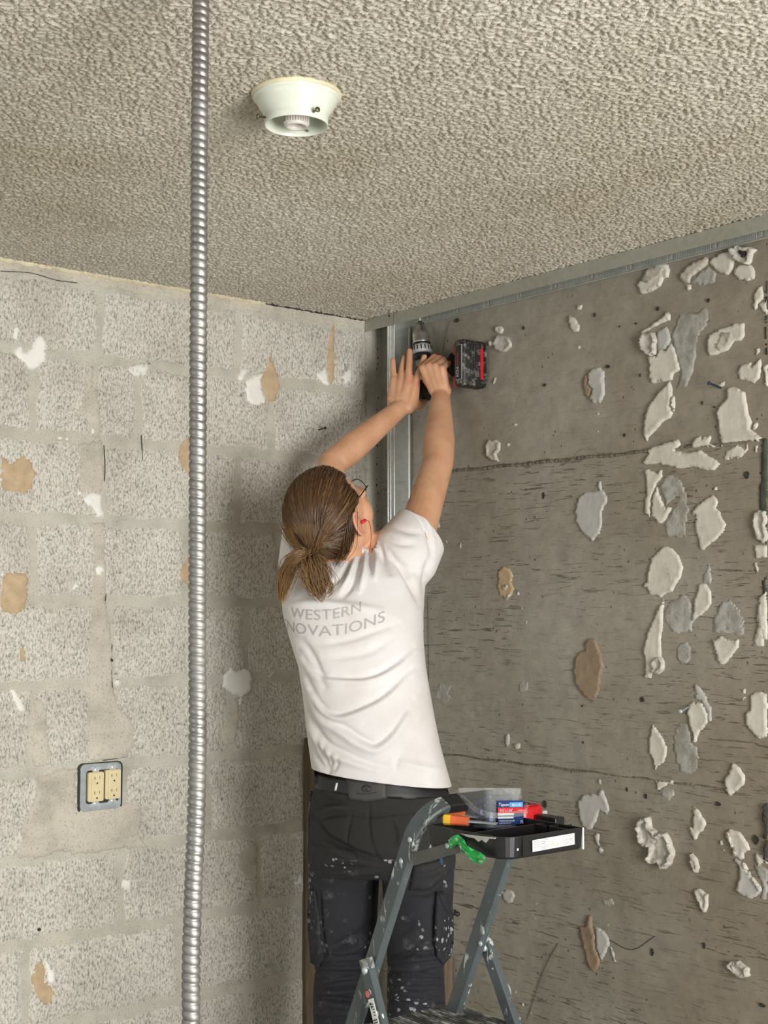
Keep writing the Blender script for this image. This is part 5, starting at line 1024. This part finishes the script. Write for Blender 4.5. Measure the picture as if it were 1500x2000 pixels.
ea = Hv+R3*.095-U3*.022+F3*.006; bm = bmesh.new(); capsule(bm, ea, ea+F3*.008+R3*.003, .0045, .004, 12); ep = bmobj('earphone', bm, M['red'], pe, True)
bm = bmesh.new(); sweep(bm, spline([ea, Vector(P(720, 1018, 3.22)), Vector(P(725, 1040, 3.22)), Vector(P(724, 1062, 3.225)), Vector(P(720, 1084, 3.24))], 8), circ(.0009, 6)); bmobj('cord', bm, M['redd'], ep, True)

# ------------------------------------------------------------------ platform ladder
yl, yr = -.954, -.700; LA = math.atan2(.435, 1.0)
ld = empty('step_ladder', (.95, -.83, 0), label='paint-spotted grey folding step ladder with bent top hoop, in front of the worker', category='ladder')
b1 = PY(692, 2000, yl); t1 = PY(810, 1620, yl); dl = Vector((t1[0]-b1[0], 0, t1[2]-b1[2])).normalized(); foot = Vector(b1)-dl*(b1[2]/dl.z)
n3 = Vector((dl.z, 0, -dl.x)); topz = 1.158; k = (topz-foot.z)/dl.z; bend = .065; dz_ = (PY(985, 1548, yr)[2])
pts = [Vector(foot)+dl*q for q in np.linspace(0, k-bend, 14)]; ctr = Vector(foot)+dl*(k-bend)
yv = Vector((0, 1, 0)); wlad = yr-yl
for a in np.linspace(0, math.pi/2, 8)[1:]: pts.append(ctr+yv*bend*(1-math.cos(a))+dl*bend*math.sin(a))
ctr2 = ctr+yv*wlad
for a in np.linspace(math.pi/2, 0, 8): pts.append(ctr2-yv*bend*(1-math.cos(a))+dl*bend*math.sin(a))
pts += [Vector(foot)+yv*wlad+dl*q for q in np.linspace(k-bend, 0, 14)[1:]]
for p in pts: p.x += 0
def rprof(a, b, r=.003): return [(-a+r, -b), (a-r, -b), (a, -b+r), (a, b-r), (a-r, b), (-a+r, b), (-a, b-r), (-a, -b+r)]
bm = bmesh.new(); sweep(bm, pts, rprof(.0085, .0165), up=n3); bmobj('side_rail', bm, M['ladder'], ld)
bm = bmesh.new(); mid = [ctr+yv*q+dl*bend for q in np.linspace(bend-.012, wlad-bend+.012, 4)]; sweep(bm, mid, rprof(.0095, .0175, .003), up=n3); gp = bmobj('grip', bm, M['black'], ld)
for kx in range(7):
    bm = bmesh.new(); o_ = n3*(-.0144+.0048*kx)+dl*.0090; sweep(bm, [mid[0]+o_, mid[-1]+o_], circ(.0010, 6)); bmobj('grip_rib', bm, M['tray'], gp)
for yy, A_, B_, nm in ((yl-.017, (716, 1878), (745, 2000), 'L'), (yr+.019, (947, 1836), (1003, 2000), 'R')):
    a = Vector(PY(*A_, yy)); b = Vector(PY(*B_, yy)); d = (b-a).normalized(); e = a+d*(a.z/-d.z); n_ = d.cross(yv)
    bm = bmesh.new(); sweep(bm, [a-d*.004, a, a.lerp(e, .5), e], rprof(.0075, .0145), up=n_); lg = bmobj('rear_leg', bm, M['ladder'], ld)
    bm = bmesh.new(); box(bm, (-.02, -.012, 0), (.02, .012, .03), .004, Matrix.Translation(e+Vector((0, 0, -.0)))); bmobj('foot_cap', bm, M['black'], lg)
    s_ = -1 if nm == 'L' else 1
    if nm == 'L':
        bm = bmesh.new(); sweep(bm, [a-d*.005, a+d*.014], rprof(.0082, .0152, .005), up=n_); bmobj('paint_crust', bm, M['worn'], lg)
    bm = bmesh.new(); lathe(bm, [(.0065, -.002), (.0065, .0105), (.004, .0125), (.001, .013)], a+d*.014, (0, -1, 0), 16); bmobj('rivet', bm, M['zinc'], lg, True)
    if nm == 'L':
        fy = yy-.0078; up_ = -d; x_ = Vector((up_.z, 0, -up_.x))
        c_ = Vector(PY(718.5, 1941.5, fy)); bm = bmesh.new(); lathe(bm, [(.0072, -.001), (.0072, .0006)], c_, (0, -1, 0), 24); bmobj('round_label', bm, M['dark'], lg); bm = bmesh.new(); lathe(bm, [(.0062, 0), (.0062, .0009)], c_, (0, -1, 0), 24); bmobj('round_label', bm, M['pink'], lg)
        c_ = Vector(PY(724, 1951, fy)); bm = bmesh.new(); box(bm, (-.0075, -.0006, -.17), (.0075, .0006, 0), 0, frame(c_, x_, Vector((0, 1, 0)), up_)); bmobj('sticker', bm, M['paper'], lg)
        rr2 = random.Random(8)
        for (u0, v0, u1, v1) in [(-.0055, -.010, -.0010, -.006), (-.0035, -.016, -.0005, -.011), (0, -.010, .0045, -.0085), (-.0015, -.0145, .0035, -.0125), (-.0005, -.019, .0048, -.0175), (-.0008, -.024, .0042, -.0225), (-.001, -.029, .004, -.0275)]+[(-.0055, -.037-.0045*i, .0055, -.0350-.0045*i) for i in range(7)]:
            bm = bmesh.new(); box(bm, (u0, -.0011, v0), (u1, -.0004, v1), 0, frame(c_, x_, Vector((0, 1, 0)), up_)); bmobj('sticker_print', bm, M['ink'], lg)
    for q in ((.02,),): pass
for (px, py) in ((800, 1640), (783, 1682), (938, 1843)):
    yy = yl if px < 900 else yr; c_ = Vector(PY(px, py, yy-.0088)); bm = bmesh.new(); lathe(bm, [(.0052, -.001), (.0046, .0012), (.002, .0022), (.0002, .0023)], c_, (0, -1, 0), 14); bmobj('rivet', bm, M['zinc'], ld, True)
# treads: the top platform and the steps below
PZh = .724
def tread(x0, x1, y0, y1, z, nm):
    bm = bmesh.new(); box(bm, (x0, y0, z-.022), (x1, y1, z-.004), .003); tt = bmobj(nm, bm, M['ladder'], ld); n = int((y1-y0)/.0085)
    for i in range(n):
        yy = y0+.006+(y1-y0-.012)*i/(n-1); bm = bmesh.new(); box(bm, (x0+.004, yy-.0022, z-.0045), (x1-.004, yy+.0022, z), .0008); bmobj('tread_rib', bm, M['worn'], tt)
fc0 = PZ(880, 1958, PZh); tread(fc0[0], fc0[0]+.26, yl-.004, yr+.034, PZh, 'platform')
for zz in (.24, .48):
    xm = foot.x+dl.x/dl.z*zz; tread(xm-.045, xm+.045, yl+.010, yr-.010, zz, 'step')
# tray of black plastic
tx0, tx1 = PY(833, 1611, yl)[0]+.012, PY(992, 1638, yl)[0]; ty0, ty1 = yl-.006, PX(1139, 1613, tx1)[1]; tz0, tz1 = 1.096, 1.132
tr_ = bmesh.new(); R_ = .030
def trayout(g, rr_):
    o = []
    for cx, cy, a0 in ((tx1-g-rr_, ty1-g-.004, None), (tx0+g, ty1-g, None), (tx0+g, ty0+g, None)): o.append((cx if a0 is not None else (tx1-g if cx == tx1-g-rr_ else cx), cy if cy != ty1-g-.004 else ty1-g))
    for i in range(7): a = math.radians(-90+90*i/6); o.append((tx1-g-rr_+rr_*math.cos(a), ty0+g+rr_+rr_*math.sin(a)))
    return o
o0 = trayout(0, R_); o1 = trayout(.003, R_-.003); o2 = trayout(.006, R_-.006)
loft(tr_, [[(x, y, tz0) for x, y in o2], [(x, y, tz0+.004) for x, y in o1], [(x, y, tz1) for x, y in o0], [(x, y, tz1) for x, y in o1], [(x, y, tz0+.006) for x, y in o1]]); tray = bmobj('tray', tr_, M['tray'], ld)
for (lo, hi) in (((tx0+.10, ty0+.004, tz0+.006), (tx0+.103, ty1-.004, tz1-.002)), ((tx0+.10, ty1-.030, tz0+.006), (tx1-.004, ty1-.027, tz1-.001)), ((tx1-.055, ty1-.03, tz0+.006), (tx1-.052, ty1-.004, tz1-.001))):
    bm = bmesh.new(); box(bm, lo, hi); bmobj('divider', bm, M['tray'], tray)
q = PX(1022, 1650, tx1+.001); bm = bmesh.new(); box(bm, (tx1-.001, q[1]-.0012, tz0+.003), (tx1+.0012, q[1]+.0012, tz1)); bmobj('rib', bm, M['tray'], tray)
bm = bmesh.new(); box(bm, (tx1-.002, ty1-.002, tz0), (tx1+.0008, ty1+.0008, tz1)); bmobj('worn_edge', bm, M['paper'], tray)
def drip(pts, nm='paint_drip', mat='paper'):
    bm = bmesh.new(); w = [Vector(PY(x, y, ty0-.0006)) for x, y in pts]; b_ = [p+Vector((0, .002, 0)) for p in w]; A = [bm.verts.new(p) for p in w]; B = [bm.verts.new(p) for p in b_]; bm.faces.new(A); bm.faces.new(B[::-1])
    for i in range(len(A)): bm.faces.new((A[i], A[(i+1) % len(A)], B[(i+1) % len(A)], B[i]))
    bmobj(nm, bm, M[mat], tray)
drip([(898, 1628), (915, 1630), (930, 1632), (950, 1634), (968, 1636), (966, 1639), (955, 1638), (948, 1646), (940, 1640), (934, 1644), (926, 1637), (914, 1635)], mat='plaster2')
drip([(836, 1660), (840, 1650), (843, 1663), (841, 1672), (837, 1670)]); drip([(856, 1657), (861, 1655), (863, 1662), (858, 1664)])
# safety sticker on the tray end
pA, pB = PX(1040, 1664, tx1+.0008), PX(1122, 1649, tx1+.0008); hh_ = PX(1040, 1641, tx1)[2]-pA[2]
lx = Vector(pB-pA); LW_ = lx.length; lx.normalize(); lz = Vector((0, 0, 1)); lz = (lz-lx*lz.dot(lx)).normalized(); bm = bmesh.new(); box(bm, (0, 0, 0), (LW_, hh_, .0005), 0, frame(pA, lx, lz, lx.cross(lz))); bmobj('sticker', bm, M['paper'], tray)
def st(s_, u0, v0, w_, h_, mat='ink'): o_ = np.array(pA)+np.array(lx)*u0*LW_+np.array(lz)*v0*hh_; text_on('sticker_print', s_, o_, lx, lz, w_*LW_, h_*hh_, M[mat], tray, .0009)
st('KEEP BODY CENTERED', .03, .84, .36, .07); st('BETWEEN SIDE RAILS', .03, .70, .30, .07); st('DO NOT STAND', .03, .50, .27, .10); st('ON OR ABOVE THIS STEP', .03, .34, .36, .07); st('YOU CAN LOSE BALANCE', .03, .20, .34, .07); st('SET ALL FOUR FEET', .03, .06, .28, .07)
st('CAUTION', .70, .86, .22, .08); st('MAX LOAD TRAY', .70, .72, .20, .07); st('DO NOT CLIMB', .70, .48, .25, .10); st('KEEP CLEAR OF WIRES', .70, .32, .26, .07); st('FACE THE LADDER', .70, .18, .20, .07); st('A', .43, .22, .07, .36, 'yellow'); st('A', .56, .12, .06, .34, 'yellow')
# bracket strap from the rail to the tray
a = Vector(PY(806, 1679, yl-.010)); b = Vector(PY(899, 1652, yl-.010)); d = (b-a).normalized(); bm = bmesh.new(); box(bm, (0, -.0015, -.0105), ((b-a).length, .0015, .0105), .001, frame(a, d, yv, d.cross(yv))); br = bmobj('tray_bracket', bm, simple('bracket_steel', (.11, .11, .105), .5, .4, .2), ld)
bm = bmesh.new(); c_ = Vector(PY(873, 1652, yl-.0115)); lathe(bm, [(.0050, -.002), (.0044, .0012), (.0002, .0022)], c_, (0, -1, 0), 14); bmobj('rivet', bm, M['zinc'], br, True)
b2 = b+Vector((0, wlad+.02, 0)); bm = bmesh.new(); box(bm, (0, -.0015, -.0105), ((b-a).length, .0015, .0105), .001, frame(a+Vector((0, wlad+.02, 0)), d, yv, d.cross(yv))); bmobj('tray_bracket', bm, M['ladder'], ld)

# ------------------------------------------------------------------ things in the tray
zf = tz1-.012
cn = PZ(956, 1621, zf); tb = empty('screw_tub', (cn[0]-.045, cn[1]+.045, zf), label='clear plastic tub of blue screws with a red and blue label', category='tub')
bx0, bx1, by0, by1 = cn[0]-.088, cn[0], cn[1], cn[1]+.086; zt_ = PY(953, 1540, by0)[2]; hT = zt_-zf
def tub_ring(z, g, e=.0, r_=.012):
    o = []
    for cx, cy, a0 in ((bx1-r_-g, by1-r_-g, 0), (bx0+r_+g, by1-r_-g, 90), (bx0+r_+g, by0+r_+g, 180), (bx1-r_-g, by0+r_+g, 270)):
        for i in range(5): a = math.radians(a0+22.5*i); o.append((cx+(r_+e)*math.cos(a), cy+(r_+e)*math.sin(a), z))
    return o
bm = bmesh.new(); loft(bm, [tub_ring(zf+.0005, .010), tub_ring(zf+.002, .0075), tub_ring(zf+hT*.74, .002), tub_ring(zf+hT*.745, -.001), tub_ring(zf+hT*.83, -.001), tub_ring(zf+hT*.84, .0005), tub_ring(zt_, -.0005), tub_ring(zt_, .0012), tub_ring(zf+hT*.76, .0030), tub_ring(zf+.0035, .0095)]); bmobj('tub_body', bm, M['clear'], tb)
bm = bmesh.new(); v0_, v1_ = zf+hT*.845, zf+hT*.97
for i in range(5):
    yy = by0+.012+(by1-by0-.024)*i/4; box(bm, (bx1-.001, yy-.0008, v0_), (bx1+.001, yy+.0008, v1_))
bmobj('rim_rib', bm, M['clear'], tb)
bm = bmesh.new(); rp = [Vector((bx1+.002, by1+.001, zf+hT*.62)), Vector((bx1+.006, by1-.004, zf+hT*.42)), Vector((bx1+.007, by0+.04, zf+hT*.36)), Vector((bx1+.004, by0-.002, zf+hT*.36)), Vector((bx1-.03, by0-.005, zf+hT*.50)), Vector((bx1-.065, by0-.004, zf+hT*.76)), Vector((bx1-.078, by0-.002, zf+hT*.80))]
sweep(bm, [Vector(p) for p in spline(rp, 6)], rprof(.0012, .0050, .0006), up=(0, 0, 1)); bmobj('handle', bm, M['clear'], tb)
rs_ = random.Random(9); bm = bmesh.new()
for i in range(520):
    x_ = rs_.uniform(bx0+.018, bx1-.018); y_ = rs_.uniform(by0+.018, by1-.018); z_ = zf+.008+rs_.random()*(hT*.50)*(.75+.25*math.sin((x_-bx0)*60)); d = Vector((rs_.gauss(0, 1), rs_.gauss(0, 1), rs_.gauss(0, .5))).normalized()
    lathe(bm, [(.0016, 0), (.0027, .002), (.0027, .020), (.0050, .0205), (.0050, .024)], Vector((x_, y_, z_))-d*.009, d, 6)
hx = [Vector((bx0+.014, by0+.014, 0)), Vector((bx1-.013, by0+.013, 0)), Vector((bx1-.013, by1-.013, 0)), Vector((bx0+.014, by1-.014, 0))]
g_ = 9; grid2 = [[None]*g_ for _ in range(g_)]
for i in range(g_):
    for j in range(g_): p = hx[0].lerp(hx[1], i/(g_-1)).lerp(hx[3].lerp(hx[2], i/(g_-1)), j/(g_-1)); grid2[i][j] = (bm.verts.new((p.x, p.y, zf+hT*(.40+.14*math.sin(i*.9+j*.5)+rs_.uniform(-.04, .04)))), p)
for i in range(g_-1):
    for j in range(g_-1): bm.faces.new((grid2[i][j][0], grid2[i+1][j][0], grid2[i+1][j+1][0], grid2[i][j+1][0]))
bd = [(i, 0) for i in range(g_)]+[(g_-1, j) for j in range(1, g_)]+[(i, g_-1) for i in range(g_-2, -1, -1)]+[(0, j) for j in range(g_-2, 0, -1)]
lw = [bm.verts.new((grid2[i][j][1].x, grid2[i][j][1].y, zf+.003)) for i, j in bd]
for k in range(len(bd)): a_, b_ = bd[k], bd[(k+1) % len(bd)]; bm.faces.new((grid2[a_[0]][a_[1]][0], grid2[b_[0]][b_[1]][0], lw[(k+1) % len(bd)], lw[k]))
bmobj('screws', bm, M['screwblue'], tb, kind='stuff')
pv = Vector((bx1, by0, zf)); TILT = Matrix.Translation(pv) @ Matrix.Rotation(math.radians(-7), 4, Vector(er)) @ Matrix.Translation(-pv)
# label on the tub
yA_, yB_ = by0+.020, by1-.004; zl0, zl1 = zf+hT*.12, zf+hT*.70; xx = bx1+.0006
def lab(nm, u0, u1, v0, v1, mat, o_=0.0):
    bm = bmesh.new(); box(bm, (xx-.0008+o_, yA_+(yB_-yA_)*u0, zl0+(zl1-zl0)*v0), (xx+o_, yA_+(yB_-yA_)*u1, zl0+(zl1-zl0)*v1)); return bmobj(nm, bm, M[mat], tb)
lab('label', 0, 1, 0, 1, 'bluelab'); lab('label', 0, 1, .46, .70, 'redlab', .0004); lab('label', .0, .62, .38, .47, 'paper', .0005); lab('label', .46, .98, .72, .92, 'lblue', .0004); lab('label', .0, .6, .25, .33, 'paper', .0004)
def lt(s_, u0, v0, w_, h_, mat='paper'): text_on('label_print', s_, (xx+.0005, yA_+(yB_-yA_)*u0, zl0+(zl1-zl0)*v0), (0, 1, 0), (0, 0, 1), (yB_-yA_)*w_, (zl1-zl0)*h_, M[mat], tb, .0004)
lt('Tapcon', .03, .73, .40, .17); lt('3/16" x 1-3/4"', .06, .52, .50, .13); lt('BLUE', .55, .76, .35, .10); lt('CONCRETE', .76, .56, .20, .05); lt('CONCRETE SCREW ANCHORS', .04, .12, .60, .06); lt('SUPER HEAVY DUTY', .04, .03, .45, .05); lt('75', .86, .03, .10, .12)
for o in tb.children: o.data.transform(TILT)
# tape measure
zt0 = tz0+.0065; c0 = PZ(1052, 1617, zf); bm = bmesh.new(); hw = .028; x1_ = c0[0]
c0 = (bx1+.016, by1+.036, zf); x1_ = c0[0]-.028
rs = []
for z_, g in ((0, .003), (.003, 0), (.040, 0), (.0455, .004), (.047, .010)):
    o = []
    for i in range(24):
        a = 2*math.pi*i/24; ca, sa = math.cos(a), math.sin(a); o.append((x1_-.028+(hw-g)*abs(ca)**.55*(1 if ca > 0 else -1), c0[1]+(.030-g)*abs(sa)**.55*(1 if sa > 0 else -1), zt0+z_))
    rs.append(o)
tm = empty('tape_measure', (x1_-.028, c0[1], zt0), label='red tape measure lying beside the clear tub', category='tape measure'); loft(bm, rs); bmobj('case', bm, M['red'], tm, True)
bm = bmesh.new(); box(bm, (x1_-.012, c0[1]-.022, zt0+.0465), (x1_-.002, c0[1]+.016, zt0+.0482), .0006); bmobj('lock_button', bm, M['redd'], tm)
bm = bmesh.new(); lathe(bm, [(.014, .0465), (.013, .0485), (.001, .049)], (x1_-.030, c0[1], zt0), (0, 0, 1), 24); bmobj('centre_disc', bm, M['black'], tm, True)
bm = bmesh.new(); box(bm, (x1_-.022, c0[1]+.027, zt0+.015), (x1_-.006, c0[1]+.040, zt0+.034), .002); bmobj('blade_mouth', bm, M['grey'], tm)
# chisels / marker handles
def stick(name, tip_px, tip_py, yy, L_, rad_, label, rise=0.0, cols=('yellow', 'orange'), dy=.010):
    a = Vector(PY(tip_px, tip_py, yy)); d = Vector((1, dy/L_*3, rise)).normalized(); e = empty(name, (a.x, a.y, a.z-rad_), label=label, category='tool' if name == 'yellow_marker' else 'chisel')
    if name == 'wood_chisel': e['group'] = 'orange chisels in the ladder tray'
    u = Vector((0, 1, 0)); w = d.cross(u).normalized(); u = w.cross(d)
    def pr(r_): return [u*(r_*x)+w*(r_*y) for x, y in ((-.6, -1), (.6, -1), (1, -.6), (1, .6), (.6, 1), (-.6, 1), (-1, .6), (-1, -.6))]
    bm = bmesh.new(); loft(bm, [[a+q*.75+d*0 for q in pr(rad_)], [a+d*.002+q for q in pr(rad_)], [a+d*.014+q for q in pr(rad_)]]); bmobj('end_cap', bm, M[cols[0]], e)
    bm = bmesh.new(); loft(bm, [[a+d*.0141+q for q in pr(rad_*.98)], [a+d*L_*.5+q*.9 for q in pr(rad_)], [a+d*L_+q for q in pr(rad_*.9)]]); bmobj('handle', bm, M[cols[1]], e)
    bm = bmesh.new(); box(bm, (0, -.006, -.001), (.05, .006, .001), 0, frame(a+d*L_, d, u, w)); bmobj('blade', bm, M['zinc'], e)
stick('wood_chisel', 843, 1585, yl+.062, .062, .0078, 'orange-handled chisel with yellow end, upper one left of the tub', -.05)
stick('wood_chisel', 866, 1600, yl+.030, .045, .0085, 'orange-handled chisel with yellow end, lower one nearest the tub', -.04)
stick('yellow_marker', 888, 1570, yl+.13, .026, .0070, 'yellow-handled tool standing behind the clear tub', -.35, ('yellow', 'yellow'))
bm = bmesh.new(); q = PZ(1094, 1612, zf); box(bm, (q[0]-.05, q[1]-.012, tz0+.0065), (q[0], q[1]+.012, zf+.014), .002); o = bmobj('clamp_clip', bm, M['tray'], None, label='small black clip lying in the far tray corner', category='clip')
# green tape hanging over the tray edge
tp = spline([P(893, 1622, 2.40), P(884, 1640, 2.395), P(882, 1652, 2.395)], 6); bm = bmesh.new()
base_y = yl-.0155
def ty(px, py, dy=0): return Vector(PY(px, py, base_y+dy))
strip = [(ty(877, 1641), ty(884, 1633)), (ty(876, 1652, -.002), ty(893, 1630, -.002)), (ty(881, 1658, -.001), ty(901, 1634, .001)), (ty(893, 1648, -.004), ty(906, 1641, -.002)), (ty(904, 1660, -.002), ty(913, 1652, -.005)), (ty(914, 1674, -.006), ty(926, 1660, -.002)), (ty(926, 1684, -.002), ty(938, 1664, -.007)), (ty(939, 1688, -.007), ty(945, 1671, -.002)), (ty(948, 1683, -.004), ty(952, 1679, -.006))]
vs = [];fs = []
for i, (a, b) in enumerate(strip):
    for k in range(5): q = a.lerp(b, k/4); q.y += .0025*((k+i) % 2)-.0012; vs.append(q)
for i in range(len(strip)-1):
    for k in range(4): j = i*5+k; fs.append((j, j+1, j+6, j+5))
o = pyobj('green_tape', vs, fs, M['tape'], None, False, label='torn strip of green tape dangling from the tray bracket', category='tape'); md = o.modifiers.new('t', 'SOLIDIFY'); md.thickness = .0006

for o in list(bpy.data.objects):
    if '_loc' in o.keys(): seat_empty(o)
